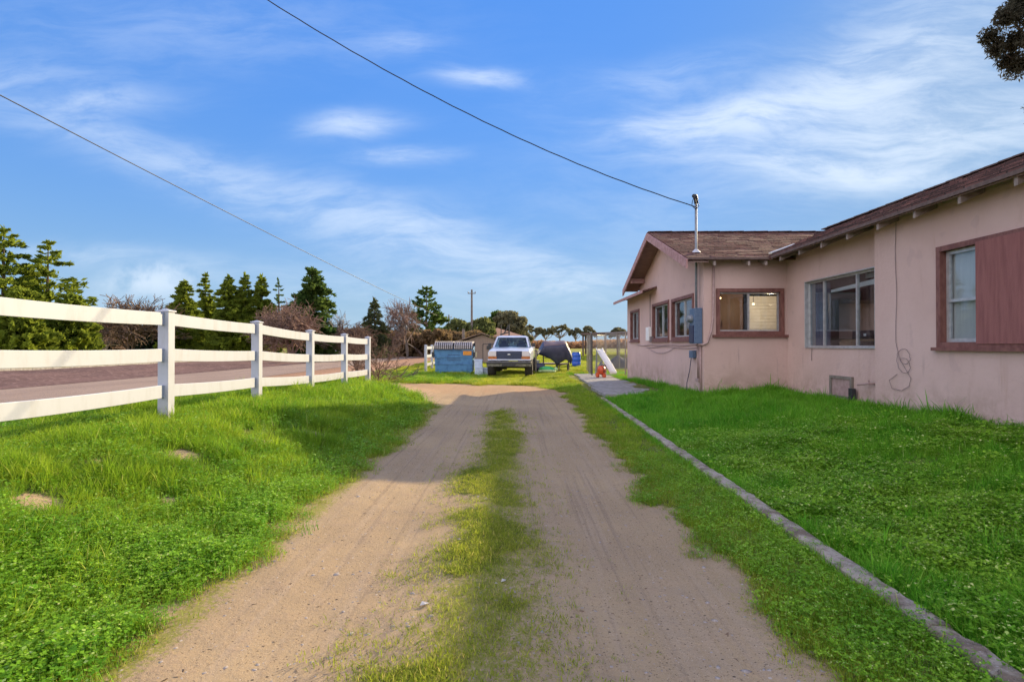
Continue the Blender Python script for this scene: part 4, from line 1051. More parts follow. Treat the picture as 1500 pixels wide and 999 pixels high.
# ------------------------------------------------------------------ tarp, barrel, sandbox, junk
def tarp_thing():
    e = empty('covered_frame', at(812, 506, 28.7)[:2] + (0,), 0, 'navy and brown tarp draped over a tall stand in the back yard', 'covered stand')
    N, Mv = 26, 22; vs = []
    rnd = random.Random(4)
    # drape outline (local x, z) read as a slumped cloth with a drooping middle point
    top = lambda u: np.interp(u, [0, .16, .2, .5, .8, .86, 1], [1.02, 1.55, 1.64, 1.66, 1.68, 1.6, .98])
    bot = lambda u: np.interp(u, [0, .1, .35, .5, .57, .64, .82, .97, 1], [.95, .87, .72, .50, .36, .52, .68, .40, .62])
    for j in range(Mv + 1):
        v = j / Mv
        for i in range(N + 1):
            u = i / N; x = -.92 + 1.84 * u; a = math.pi * v
            zc = (top(u) + bot(u)) / 2; hz = (top(u) - bot(u)) / 2
            # front sheet down, over the top, and back sheet
            if v < .38: t = v / .38; z = bot(u) + (top(u) - .22 - bot(u)) * t; y = -.42 - .10 * math.sin(t * 2.5)
            elif v < .62: t = (v - .38) / .24; z = top(u) - .22 * abs(1 - t * 1.0) + .03 * math.sin(t * math.pi); y = -.45 + .9 * t
            else: t = (v - .62) / .38; z = top(u) - t * (top(u) - bot(u)) * .9; y = .45 + .04 * math.sin(t * 3)
            pinch = math.sin(math.pi * min(max(u, .03), .97)) ** .5
            z += .012 * math.sin(u * 17 + v * 5) + .02 * math.sin(u * 7 - v * 9); y = y * (.35 + .65 * pinch) + .015 * math.sin(u * 13)
            vs.append((x, y, z))
    f1, f2 = [], []
    for j in range(Mv):
        for i in range(N):
            q = j * (N + 1) + i; fq = (q, q + 1, q + N + 2, q + N + 1); v = (j + .5) / Mv; u = (i + .5) / N
            (f2 if (v > .36 and v < .62 and .2 < u < .9) else f1).append(fq)
    m = MB(); m.add(vs, f1); o = m.build('tarp', M['tarp'], e, smooth=True)
    m = MB(); m.add(vs, f2); o2 = m.build('tarp_top', M['tarpbrown'], e, smooth=True)
    for q in (o, o2): s = q.modifiers.new('th', 'SOLIDIFY'); s.thickness = .012
    m = MB(); m.box(.08, .18, -.05, .05, 0, 1.3); m.box(.24, .28, -.03, .03, 0, .6); m.build('post', M['greywood'], e)
    m = MB(); m.box(-.6, -.54, .1, .16, 0, 1.2); m.box(.72, .78, .1, .16, 0, 1.2); m.beam((-.6, .13, 1.4), (.75, .13, 1.4), .05, .06); m.build('frame', M['greywood'], e)
    return e
tarp_thing()
e = empty('small_trailer', at(812, 506, 30)[:2] + (0,), 0, 'low wooden trailer with small wheels under the draped tarp', 'trailer')
m = MB(); m.box(-.75, .1, -.4, .5, .36, .44); m.beam((.1, 0, .3), (.8, -.1, .42), .12, .08); m.box(.2, .75, -.3, .3, .36, .42); m.build('deck', M['tail'], e)
for x in (-.6, .72): m = MB(); m.lathe([(.1, -.06), (.2, -.05), (.2, .05), (.1, .06)], (x, -.4, .2), 16, 'x'); m.build('wheel', M['rubber'], e)

e = empty('plastic_barrel', at(844, 506, 34.5)[:2] + (HZ(*at(844, 506, 34.5)[:2]),), 0, 'bright blue plastic barrel standing on the far grass', 'barrel')
m = MB(); m.lathe([(.22, 0), (.26, .03), (.275, .12), (.28, .28), (.265, .3), (.28, .32), (.285, .56), (.27, .58), (.285, .6), (.275, .76), (.25, .84), (.22, .87)], n=24); m.build('body', M['barrel'], e, smooth=True)
m = MB(); m.lathe([(.245, .855), (.255, .875), (.245, .89), (.2, .885)], n=24); m.build('lid', M['barrel'], e); m = MB(); m.lathe([(.03, .87), (.03, .91)], (.12, 0, 0), 10); m.build('bung', M['dark'], e)

e = empty('turtle_sandbox', at(801, 506, 27.6)[:2] + (.02,), R(8), 'low green and lime plastic sandbox on the grass before the tarp', 'sandbox')
m = MB(); m.lathe([(.30, 0), (.42, .05), (.43, .16), (.38, .18)], n=24); m.build('base', M['lime'], e, smooth=True)
m = MB(); m.lathe([(.40, .16), (.40, .20), (.33, .27), (.18, .32), (.04, .34)], n=24)
m.build('shell', M['green'], e, smooth=True)
m = MB(); m.lathe([(.03, -.06), (.1, 0), (.11, .08), (.06, .15), (.02, .17)], (.44, -.1, .12), 12); m.lathe([(.03, 0), (.09, .03), (.09, .08), (.03, .1)], (-.4, -.2, .03), 10); m.lathe([(.03, 0), (.09, .03), (.09, .08), (.03, .1)], (.3, -.35, .03), 10); m.build('head_and_feet', M['lime'], e, smooth=True)

# things standing between truck and tarp
e = empty('wooden_post', at(785, 506, 27)[:2] + (0,), 0, 'dark upright wooden post just right of the pickup', 'post')
m = MB(); m.box(-.04, .04, -.04, .04, 0, 1.12); m.build('shaft', M['greywood'], e); m = MB(); m.lathe([(.07, 1.12), (.07, 1.16), (.02, 1.2)], n=10); m.build('post_cap', M['dark'], e)
e = empty('wheelbarrow', at(779, 506, 29)[:2] + (0,), R(20), 'pale wheelbarrow tipped beside the pickup tailgate', 'wheelbarrow')
m = MB(); m.hexa([(-.2, -.25, .35), (.2, -.25, .35), (.2, .25, .35), (-.2, .25, .35), (-.33, -.42, .62), (.33, -.42, .62), (.33, .42, .62), (-.33, .42, .62)]); m.build('tray', M['foam'], e)
m = MB(); m.lathe([(.08, -.03), (.17, -.03), (.17, .03), (.08, .03)], (0, -.55, .17), 16, 'x'); m.build('wheel', M['rubber'], e)
m = MB(); m.tube([(-.2, .9, .6), (-.15, 0, .33), (-.05, -.55, .17)], .02); m.tube([(.2, .9, .6), (.15, 0, .33), (.05, -.55, .17)], .02); m.tube([(-.17, .35, .33), (-.2, .4, 0)], .018); m.tube([(.17, .35, .33), (.2, .4, 0)], .018); m.build('frame', M['dark'], e)
e = empty('spool', at(791, 506, 28.2)[:2] + (0,), 0, 'dark blue drum on its side behind the wooden post', 'drum')
m = MB(); m.lathe([(.22, -.2), (.25, -.18), (.25, .18), (.22, .2)], (0, 0, .25), 18, 'x'); m.build('drum', M['grille'], e); m = MB(); m.lathe([(.1, .2), (.12, .23)], (0, 0, .25), 12, 'x'); m.build('hub', M['galv'], e)

# ------------------------------------------------------------------ chain link pen, slide, ride-on toy, shelter
def chain_pen():
    p0 = (3.35, 23.9)
    e = empty('chain_link_pen', (p0[0], p0[1], 0), 0, 'tall chain link dog pen behind the far corner of the pink house', 'pen'); inv = Matrix.Translation((-p0[0], -p0[1], 0))
    def b(m, n, mt): o = m.build(n, mt, e); o.matrix_parent_inverse = inv; return o
    corners = [(3.35, 23.9), (3.55, 26.2), (3.75, 28.6)]; hh = 1.86
    runs = [[(3.35, 23.9), (3.55, 26.2), (3.75, 28.6)], [(3.75, 28.6), (5.4, 28.4), (7.0, 28.2)], [(3.95, 23.9), (4.55, 22.6), (5.1, 21.3)]]
    done = set()
    for run in runs:
        for (x, y) in run:
            if (x, y) in done: continue
            done.add((x, y)); z = HZ(x, y); m = MB(); m.tube([(x, y, z), (x, y, z + hh + .03)], .028, 8); b(m, 'post', M['steel'] if (x, y) != p0 else M['dark'])
        for a, c in zip(run[:-1], run[1:]):
            za, zc = HZ(*a), HZ(*c)
            m = MB(); m.tube([(a[0], a[1], za + hh), (c[0], c[1], zc + hh)], .022, 6); m.tube([(a[0], a[1], za + .06), (c[0], c[1], zc + .06)], .018, 6); b(m, 'rail', M['steel'])
            m = MB(); m.add([(a[0], a[1], za + .05), (c[0], c[1], zc + .05), (c[0], c[1], zc + hh), (a[0], a[1], za + hh)], [(0, 1, 2, 3)]); b(m, 'wire_mesh', M['chain'])
    # open gate leaf
    m = MB(); a, c = (3.35, 23.9), (3.62, 24.5); z = .1
    m.tube([(3.62, 24.3, z), (3.62, 24.3, z + hh - .1), (4.1, 25.2, z + hh - .1), (4.1, 25.2, z), (3.62, 24.3, z)], .02, 6); m.tube([(3.62, 24.3, 1), (4.1, 25.2, 1)], .016, 6); gt = b(m, 'gate', M['steel'])
    m = MB(); m.add([(3.62, 24.3, z), (4.1, 25.2, z), (4.1, 25.2, z + hh - .1), (3.62, 24.3, z + hh - .1)], [(0, 1, 2, 3)]); m.build('gate_mesh', M['chain'], gt)
    # ladder-like stiles seen edge-on
    for (x, y) in ((3.42, 24.7), (3.48, 25.4), (3.66, 27.4)):
        m = MB(); z = HZ(x, y); m.tube([(x, y, z), (x, y, z + hh)], .02, 6); b(m, 'stile', M['greywood'])
chain_pen()

e = empty('toy_slide', (3.95, 22.9, HZ(3.8, 23.0) + .07), R(10), 'white plastic childrens slide leaning by the chain link pen', 'slide')
m = MB(); n = 10; vs = []
for i in range(n + 1):
    u = i / n; z = 1.12 - 1.0 * (u ** .85) + .06 * math.sin(u * math.pi); y = .55 - 1.1 * u; x = -.28 + .24 * u
    vs += [(x - .15, y, z + .07), (x - .13, y, z), (x + .13, y, z), (x + .15, y, z + .07)]
m.add(vs, [(4 * i + j, 4 * i + j + 1, 4 * i + j + 5, 4 * i + j + 4) for i in range(n) for j in range(3)]); o = m.build('chute', M['white'], e, smooth=True); s_ = o.modifiers.new('th', 'SOLIDIFY'); s_.thickness = .02
m = MB(); m.tube([(-.42, .6, 0), (-.38, .55, 1.1)], .025); m.tube([(-.14, .6, 0), (-.14, .55, 1.1)], .025)
for z in (.3, .6, .9): m.tube([(-.42, .58, z), (-.14, .58, z)], .018)
m.build('ladder', M['galv'], e)
e = empty('ride_on_toy', (3.52, 22.4, HZ(3.5, 22.4) + .06), R(25), 'small orange ride on toy lying beside the white slide', 'toy')
m = MB(); m.lathe([(.05, -.12), (.17, -.1), (.19, 0), (.17, .1), (.05, .12)], (0, 0, .30), 18, 'x'); m.build('body', M['orange'], e, smooth=True)
for x, y, r in ((-.15, .05, .10), (.15, .05, .10), (0, -.22, .08)): m = MB(); m.lathe([(.03, -.035), (r, -.03), (r, .03), (.03, .035)], (x, y, r), 16, 'x'); m.build('wheel', M['orange'], e)
m = MB(); m.tube([(0, -.2, .2), (0, -.16, .5)], .016); m.tube([(-.13, -.15, .5), (.13, -.15, .5)], .016); m.build('handlebar', M['dark'], e)

e = empty('open_shelter', (6.2, 50, HZ(6, 50)), 0, 'open flat roofed shelter on posts far behind the pen', 'shelter')
m = MB(); m.hexa([(-.2, 0, 1.95), (6.5, -8, 1.95), (9, 4, 1.95), (.6, 4, 1.95), (-.2, 0, 2.12), (6.5, -8, 2.2), (9, 4, 2.12), (.6, 4, 2.12)]); m.build('roof', M['fascia'], e)
for x, y in ((0, .1), (.7, 3.8), (2.6, -2.9), (6.4, -7.7)): m = MB(); m.box(x - .07, x + .07, y - .07, y + .07, -.3, 1.95); m.build('post', M['fascia'], e)
m = MB(); m.box(4.6, 7.5, -3, 2.5, -.2, 1.94); m.build('back_wall', M['shed'], e)
e = empty('tarped_pile', (5.45, 30, HZ(5.5, 30)), 0, 'dark grey tarp heaped over a pile behind the pen', 'pile')
m = MB(); n = 16; vs = []; rr = random.Random(2)
for j in range(n + 1):
    for i in range(n + 1):
        x = -1.1 + 2.6 * i / n; y = -.6 + 1.2 * j / n; q = math.exp(-((x - .1) / .5) ** 2) * .75 + math.exp(-((x + .75) / .16) ** 2) * .45 + math.exp(-((x - .9) / .4) ** 2) * .6
        vs.append((x, y, q * (1 - (y / .65) ** 2) + rr.uniform(-.03, .03)))
m.add(vs, [(j * (n + 1) + i, j * (n + 1) + i + 1, (j + 1) * (n + 1) + i + 1, (j + 1) * (n + 1) + i) for j in range(n) for i in range(n)]); m.build('cover', M['dark'], e, smooth=True)

# ------------------------------------------------------------------ trees
def rot_frames(n, rg):
    """random orthonormal pairs"""
    a = rg.normal(size=(n, 3)); a /= np.linalg.norm(a, axis=1)[:, None]
    b = rg.normal(size=(n, 3)); b -= a * (a * b).sum(1)[:, None]; b /= np.linalg.norm(b, axis=1)[:, None]
    return a, b


def leaves(name, P, size, mat, parent, rg, aspect=.5, direc=None):
    n = len(P); a, b = rot_frames(n, rg)
    if direc is not None:
        a = direc + rg.normal(size=(n, 3)) * .45; a /= np.linalg.norm(a, axis=1)[:, None]; b -= a * (a * b).sum(1)[:, None]; b /= np.linalg.norm(b, axis=1)[:, None]
    s = size * rg.uniform(.6, 1.3, n); a = a * s[:, None]; b = b * (s * aspect)[:, None]
    V = np.stack([P - a - b * .3, P - a * .1 - b, P + a, P - a * .1 + b], 1).reshape(-1, 3)
    return mesh_np(name, V, np.arange(4 * n).reshape(n, 4), mat, parent)


def conifer(px, top, d_, hw, mat, label, group, seed, dens=1.0, sparse=0.0, base=0.04, droop=.15, name='conifer_tree', shape=.75, leaf=.22, x=None):
    rg = np.random.default_rng(seed); x = (px - 755) / 800 * d_ if x is None else x; zg = HZ(x, d_); h = CAMZ + (506 - top) / 800 * d_ - zg; r = hw / 800 * d_
    e = empty(name, (x, d_, zg), 0, label, 'tree', group)
    m = MB(); m.tube([(0, 0, -.2), (.03 * h * rg.uniform(-.4, .4), 0, h * .5), (0, 0, h * .97)], [h * .022, h * .014, .02], 7); m.build('trunk', M['bark'], e)
    P, D = [], []; z = base * h; k = 0; lob = rg.uniform(0, 6.28, 3)
    while z < h * .985:
        u = (z / h - base) / (1 - base); L = r * ((1 - u) ** shape) * (1 - .25 * math.exp(-u * 10)) + .12
        nb = max(3, int(6 + 6 * (1 - u)))
        for _ in range(nb):
            if rg.random() < sparse * .5: continue
            a = rg.uniform(0, 2 * math.pi); l = L * rg.uniform(.55, 1.15) * (1 + .10 * math.sin(a * 2 + lob[0] + z * 1.1) + .07 * math.sin(3 * a + lob[1] - z * 1.9)); n = max(5, int(l / r * 50 * dens * (1 - sparse * .3)))
            t = rg.uniform(.12 + sparse * .25, 1, n) ** .7; wv = .16 * l * (1.1 - t)
            pz = z + l * (.18 - droop * 2 * t) * t + rg.normal(size=n) * .05 * l
            pr = l * t
            P.append(np.stack([np.cos(a) * pr + rg.normal(size=n) * wv, np.sin(a) * pr + rg.normal(size=n) * wv, pz], 1))
            D.append(np.tile([math.cos(a), math.sin(a), .35 - droop], (n, 1)))
        z += h * (.026 + .03 * sparse) * rg.uniform(.7, 1.3); k += 1
    P.append(np.stack([rg.normal(size=14) * .05, rg.normal(size=14) * .05, np.linspace(h * .93, h * 1.0, 14)], 1)); D.append(np.tile([0, 0, 1.0], (14, 1)))
    P = np.concatenate(P); D = np.concatenate(D)
    leaves('crown', P, leaf, mat, e, rg, .42, D)
    return e


def branches(rg, start, direc, length, rad, depth, out, spread=.55, grav=0.0, kids=(3, 5)):
    p = np.array(start, float); dv = np.array(direc, float); n = 4
    for i in range(n):
        q = p + dv * length / n; out.append((p.copy(), q.copy(), rad * (1 - .13 * i), rad * (1 - .13 * (i + 1)))); p = q
        dv = dv + rg.normal(size=3) * .13 + np.array([0, 0, -grav]); dv /= np.linalg.norm(dv)
        if depth > 0 and i >= 1:
            for _ in range(rg.integers(*kids) if i < n - 1 else rg.integers(*kids) + 1):
                nd = dv + rg.normal(size=3) * spread; nd /= np.linalg.norm(nd)
                branches(rg, p, nd, length * rg.uniform(.5, .75), rad * .52, depth - 1, out, spread, grav, (1, 3))


def seg_mesh(name, segs, mat, parent):
    A = np.array([s[0] for s in segs]); B_ = np.array([s[1] for s in segs]); ra = np.array([s[2] for s in segs]); rb = np.array([s[3] for s in segs])
    d_ = B_ - A; d_ /= np.linalg.norm(d_, axis=1)[:, None] + 1e-9; h_ = np.where(np.abs(d_[:, 2:3]) < .9, [[0, 0, 1.0]], [[1.0, 0, 0]])
    u = np.cross(d_, h_); u /= np.linalg.norm(u, axis=1)[:, None]; v = np.cross(d_, u); V = []
    for P_, r_ in ((A, ra), (B_, rb)):
        for k in range(3):
            t = 2 * math.pi * k / 3; V.append(P_ + (u * math.cos(t) + v * math.sin(t)) * r_[:, None])
    V = np.stack(V, 1).reshape(-1, 3); b0 = np.arange(len(segs))[:, None] * 6
    F = np.concatenate([b0 + np.array([[k, (k + 1) % 3, 3 + (k + 1) % 3, 3 + k]]) for k in range(3)])
    return mesh_np(name, V, F, mat, parent)


def bare_tree(px, top, d_, hw, mat, label, seed, trunk=M['palebark'], depth=3, stems=1, grav=0.0, spread=.55, name='bare_tree', group=None, minr=.018, th=.25, limit=9000, x=None, mat_thin=None):
    rg = np.random.default_rng(seed); x = (px - 755) / 800 * d_ if x is None else x; zg = HZ(x, d_); h = CAMZ + (506 - top) / 800 * d_ - zg; r = hw / 800 * d_
    e = empty(name, (x, d_, zg), 0, label, 'tree', group); S = []
    for s in range(stems):
        a = rg.uniform(0, 2 * math.pi); dv = np.array([math.cos(a) * .35 * (stems > 1), math.sin(a) * .35 * (stems > 1), 1.0]); dv /= np.linalg.norm(dv)
        branches(rg, (0, 0, 0), dv, h * .55, h * .022, depth, S, spread, grav)
    P = np.array([s[1] for s in S]); sx = r / (np.percentile(np.abs(P[:, :2]), 97) + 1e-6); sz = h / (P[:, 2].max() + 1e-6); sc_ = np.array([sx, sx, sz])
    S = [(a * sc_, b * sc_, max(ra, minr), max(rb, minr)) for a, b, ra, rb in S]
    S = [s for s in S if s[1][2] > -.05]
    thick = [s for s in S if s[2] > minr * 1.6]; thin = [s for s in S if s[2] <= minr * 1.6]
    if len(thin) > limit: thin = [thin[i] for i in rg.choice(len(thin), limit, replace=False)]
    if thick: seg_mesh('trunk', thick, trunk, e)
    if thin: seg_mesh('crown', thin, mat_thin or mat, e)
    return e


def broad(px, top, d_, hw, mat, label, seed, name='broadleaf_tree', n=9000, base=.25, leaf=.3, clumps=60, group=None, umbrella=False, trunkmat=None, cat='tree', x=None):
    rg = np.random.default_rng(seed); x = (px - 755) / 800 * d_ if x is None else x; zg = HZ(x, d_); h = CAMZ + (506 - top) / 800 * d_ - zg; r = hw / 800 * d_
    e = empty(name, (x, d_, zg), 0, label, cat, group)
    C = rg.normal(size=(clumps, 3)); C /= np.linalg.norm(C, axis=1)[:, None]; C *= rg.uniform(.45, 1, (clumps, 1)) ** .5
    zc = h * (base + 1) / 2; hz = h * (1 - base) / 2
    if umbrella:
        C[:, 2] = np.abs(C[:, 2]) * 1.1 - .55 - .35 * (C[:, 0] ** 2 + C[:, 1] ** 2) + .25 * np.sin(C[:, 0] * 5 + seed); C[:, 0] *= 1.25
    C = C * np.array([r * .85, r * .85, hz * .86]) + np.array([0, 0, zc])
    cr = rg.uniform(.13, .36, clumps) * min(r, hz * 1.2) * (.75 if umbrella else 1)
    k = rg.integers(0, clumps, n); o = rg.normal(size=(n, 3)); o /= np.linalg.norm(o, axis=1)[:, None]
    P = C[k] + o * cr[k][:, None] * (rg.uniform(.1, 1, (n, 1)) ** .4) * np.array([1, 1, .7])
    P[:, 2] = np.maximum(P[:, 2], .05)
    leaves('crown', P, leaf, mat, e, rg, .6)
    S = []
    for i in range(0, clumps, 3):
        a = np.array([0, 0, h * base * .7 if base > .1 else .1]); b = C[i]; mid_ = (a + b) / 2 + rg.normal(size=3) * .1 * r
        S += [(a, mid_, .02 * h, .013 * h), (mid_, b, .013 * h, .006 * h)]
    S += [(np.array([0, 0, -.2]), np.array([0, 0, h * base * .7 + .1]), .035 * h, .028 * h)]
    seg_mesh('trunk', S, trunkmat or M['bark'], e)
    return e


# two open pines at the left edge
conifer(0, 330, 36, 75, M['conifer'], 'tall open pine with ragged whorls at the far left edge', None, 1, 2.0, .32, .03, .05, 'pine_tree', .62, .21)
conifer(66, 352, 38, 62, M['conifer'], 'open crowned pine second from the left edge with visible trunk', None, 2, 1.7, .5, .03, .04, 'pine_tree', .58, .21)
conifer(30, 425, 33, 48, M['conifer'], 'bushy low pine filling the gap below the two open pines', None, 3, 1.4, .1, .0, .05, 'pine_tree', .5, .24)
conifer(98, 430, 36, 40, M['conifer'], 'bushy low pine right of the second open pine', None, 33, 1.4, .1, .0, .05, 'pine_tree', .5, .24)
G = 'row of columnar conifers across the road'
for i, (px, tp, d_, hw, lb) in enumerate([(268, 410, 50, 29, 'leftmost yellow green conifer of the row across the road'), (299, 399, 53, 20, 'slim conifer with an open pointed tip second in the row'),
                                          (333, 402, 50, 27, 'broad conifer third in the row across the road'), (357, 399, 51, 24, 'tall pointed conifer fourth in the row across the road'),
                                          (381, 402, 52, 28, 'last dense conifer of the row beside the red brown bare tree')]):
    conifer(px, tp, d_, hw * 1.22, M['conifer'], lb, G, 10 + i, 2.4, .05 if i != 1 else .25, .0, .1, 'conifer_tree', .72, .20)
conifer(407, 408, 62, 15, M['conifer2'], 'thin wispy conifer top rising behind the red brown bare tree', None, 21, .8, .9, .1, 0, 'conifer_tree', .5, .2)
conifer(457, 391, 56, 42, M['conifer2'], 'largest dark broad conifer right of the red brown bare tree', None, 22, 1.5, .05, .02, .1, 'conifer_tree', .5, .27)
conifer(548, 437, 60, 32, M['spruce'], 'grey green spruce with a pointed tip beyond the fence end', None, 23, 1.1, .35, .02, .2, 'spruce_tree', .8, .25)
conifer(625, 420, 78, 34, M['conifer2'], 'flat layered dark cedar left of the tall utility pole', None, 24, 1.1, .55, .08, -.05, 'cedar_tree', .45, .34)
bare_tree(190, 430, 46, 62, M['tantwig'], 'spreading bare brown tree behind the first fence post', 31, depth=3, stems=5, mat_thin=M['tantwig'], trunk=M['tantwig'], minr=.022)
bare_tree(150, 452, 52, 40, M['redtwig'], 'low bare tree between the pines and the spreading brown tree', 35, depth=3, stems=4, minr=.022)
bare_tree(427, 432, 46, 44, M['redtwig'], 'round red brown bare tree in front of the dark broad conifer', 32, depth=3, stems=6, minr=.024, trunk=M['redtwig'])
bare_tree(400, 445, 48, 26, M['redtwig'], 'small red brown bare tree next to the conifer row', 36, depth=3, stems=4, minr=.024, trunk=M['redtwig'])
bare_tree(490, 452, 58, 34, M['palebark'], 'pale grey bare tree with open crooked branches', 34, depth=2, stems=3, minr=.02)
bare_tree(597, 436, 62, 36, M['redtwig'], 'pinkish weeping bare tree with a pale trunk before the cedar', 37, depth=3, stems=3, grav=.09, minr=.022)
bare_tree(530, 470, 50, 30, M['twig'], 'low tangled bare tree beside the grey green spruce', 38, depth=3, stems=5, minr=.022, trunk=M['twig'])
broad(640, 478, 60, 24, M['brownbush'], 'brown leafed thicket below the layered cedar', 41, 'thicket', 5000, .0, .22, 40, cat='shrub')
broad(662, 480, 64, 26, M['brownbush'], 'brown thicket left of the tall utility pole base', 42, 'thicket', 5000, .0, .22, 40, cat='shrub')
broad(668, 466, 90, 18, M['oak'], 'small round olive green tree left of the tall utility pole', 43, n=4500, base=.2, leaf=.3)
broad(703, 466, 72, 26, M['oak'], 'olive green oak right of the tall utility pole', 44, n=6500, base=.1, leaf=.28)
broad(731, 450, 88, 22, M['conifer2'], 'dark half of the rounded tree behind the pickup', 45, n=7000, base=.05, leaf=.32)
broad(748, 446, 86, 27, M['greyoak'], 'tall grey olive eucalyptus right behind the pickup roof', 46, n=7000, base=.05, leaf=.32)
broad(768, 486, 92, 14, M['greyoak'], 'small grey olive tree right of the rounded tree', 47, n=3500, base=.1, leaf=.28)
for i, (px, tp, hw, lb) in enumerate([(781, 473, 12, 'first flat topped tree of the skyline row from the left'), (799, 476, 9, 'narrow flat topped tree second in the skyline row'),
                                      (820, 472, 14, 'widest flat topped tree in the middle of the skyline row'), (843, 477, 10, 'round topped tree fourth in the skyline row'), (861, 475, 10, 'last flat topped tree before the chain link pen')]):
    broad(px, tp, 140, hw * 1.25, M['greyoak'], lb, 60 + i, 'umbrella_tree', 1900, .50, .30, 40, 'flat topped trees on the skyline', True, M['palebark'])
broad(905, 478, 120, 14, M['greyoak'], 'faint round tree seen over the pen beside the house corner', 70, 'umbrella_tree', 2000, .5, .4, 24, None, True, M['palebark'])


def band(name, x0, x1, y, zt, dep, n, mat, label, leaf, seed):
    rg = np.random.default_rng(seed); X = rg.uniform(x0, x1, n); Y = y + rg.uniform(0, dep, n); zg = H(X, Y); top = zt * (.55 + .75 * fbm(X, Y * 0, .16, 4))
    P = np.stack([X, Y, zg + top * rg.random(n) ** .8], 1); return tag(leaves(name, P, leaf, mat, None, rg, .7), label, kind='stuff')
band('treeline', -190, -12, 130, 4.6, 14, 30000, M['hedge'], 'dark distant line of woods low along the left horizon', .62, 80)
band('undergrowth', -75, -30, 58, 2.6, 7, 14000, M['hedge'], 'dark undergrowth behind the bare trees across the road', .35, 81)
band('undergrowth', -22, -4, 66, 2.9, 8, 11000, M['brownbush'], 'brown brushwood at the foot of the far trees', .3, 82)
band('undergrowth', -2, 95, 96, 1.5, 12, 30000, M['drycrop'], 'reddish brown band of dry vines beyond the yard', .3, 83)
band('treeline', 40, 260, 180, 4, 16, 12000, M['hedge'], 'low dark woods on the right horizon behind the house', .8, 84)

# overhanging conifer behind the house (top right)
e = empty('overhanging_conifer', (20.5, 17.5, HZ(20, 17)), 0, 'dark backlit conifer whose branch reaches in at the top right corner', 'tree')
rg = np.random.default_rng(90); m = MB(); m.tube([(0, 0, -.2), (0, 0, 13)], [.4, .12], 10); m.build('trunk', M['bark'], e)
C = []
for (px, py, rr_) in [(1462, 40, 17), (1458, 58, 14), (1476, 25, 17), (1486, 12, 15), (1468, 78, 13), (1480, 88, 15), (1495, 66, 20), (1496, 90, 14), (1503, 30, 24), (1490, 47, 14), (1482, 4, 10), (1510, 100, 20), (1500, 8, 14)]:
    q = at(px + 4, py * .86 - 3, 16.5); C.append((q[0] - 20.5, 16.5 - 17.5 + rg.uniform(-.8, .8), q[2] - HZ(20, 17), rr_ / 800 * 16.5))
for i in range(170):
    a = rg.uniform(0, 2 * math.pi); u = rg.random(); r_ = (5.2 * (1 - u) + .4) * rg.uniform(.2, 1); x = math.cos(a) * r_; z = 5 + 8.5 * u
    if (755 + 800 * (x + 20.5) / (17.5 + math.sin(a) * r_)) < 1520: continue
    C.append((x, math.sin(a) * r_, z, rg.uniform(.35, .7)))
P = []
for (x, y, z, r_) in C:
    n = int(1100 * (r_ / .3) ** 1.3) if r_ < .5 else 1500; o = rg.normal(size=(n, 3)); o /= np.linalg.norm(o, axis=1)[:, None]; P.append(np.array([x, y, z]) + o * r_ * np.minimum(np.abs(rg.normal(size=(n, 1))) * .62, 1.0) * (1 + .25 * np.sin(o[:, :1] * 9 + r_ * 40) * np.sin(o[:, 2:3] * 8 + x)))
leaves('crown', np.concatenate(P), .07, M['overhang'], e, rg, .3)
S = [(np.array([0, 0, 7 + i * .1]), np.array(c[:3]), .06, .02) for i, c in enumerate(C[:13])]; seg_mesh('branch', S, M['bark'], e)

# brush pile at end of the white fence
def brush(x, y, w_, h_, n, seed, label, mat=M['palebark']):
    rg = np.random.default_rng(seed); e = empty('brush_pile', (x, y, HZ(x, y)), 0, label, 'brush pile'); S = []
    for i in range(n):
        a = rg.uniform(0, 2 * math.pi); el = rg.uniform(.15, 1.1); dv = np.array([math.cos(a) * math.cos(el), math.sin(a) * math.cos(el), math.sin(el)])
        st_ = np.array([rg.normal() * w_ * .16, rg.normal() * w_ * .16, 0.02]); branches(rg, st_, dv, h_ * rg.uniform(.5, 1.0), .017, 2, S, .5, .05, (1, 3))
    S = [(a, b, max(ra, .006), max(rb, .005)) for a, b, ra, rb in S if b[2] > -.02 and b[2] < h_ * 1.2 and abs(b[0]) < w_ * .75 and abs(b[1]) < w_]
    if len(S) > 2600: S = [S[i] for i in rg.choice(len(S), 2600, replace=False)]
    seg_mesh('twigs', S, mat, e); return e
brush(-4.75, 18.9, 1.15, 1.5, 24, 5, 'heap of bare dry branches past the end of the long white fence', M['twig'])
S = []; rg = np.random.default_rng(6); branches(rg, (0, 0, .08), np.array([.8, .3, .22]), 1.0, .05, 1, S, .4, .02)
e = empty('fallen_branch', (-5.0, 21.3, .03), 0, 'dark fallen branch lying on the grass left of the dumpster', 'branch'); seg_mesh('branch', S, M['bark'], e)
tag(bare_tree(490, 480, 20.5, 22, M['twig'], 'low bare sapling behind the last fence rails', 39, depth=2, stems=3, minr=.006, trunk=M['twig'], name='sapling', x=-5.9), None, 'sapling')

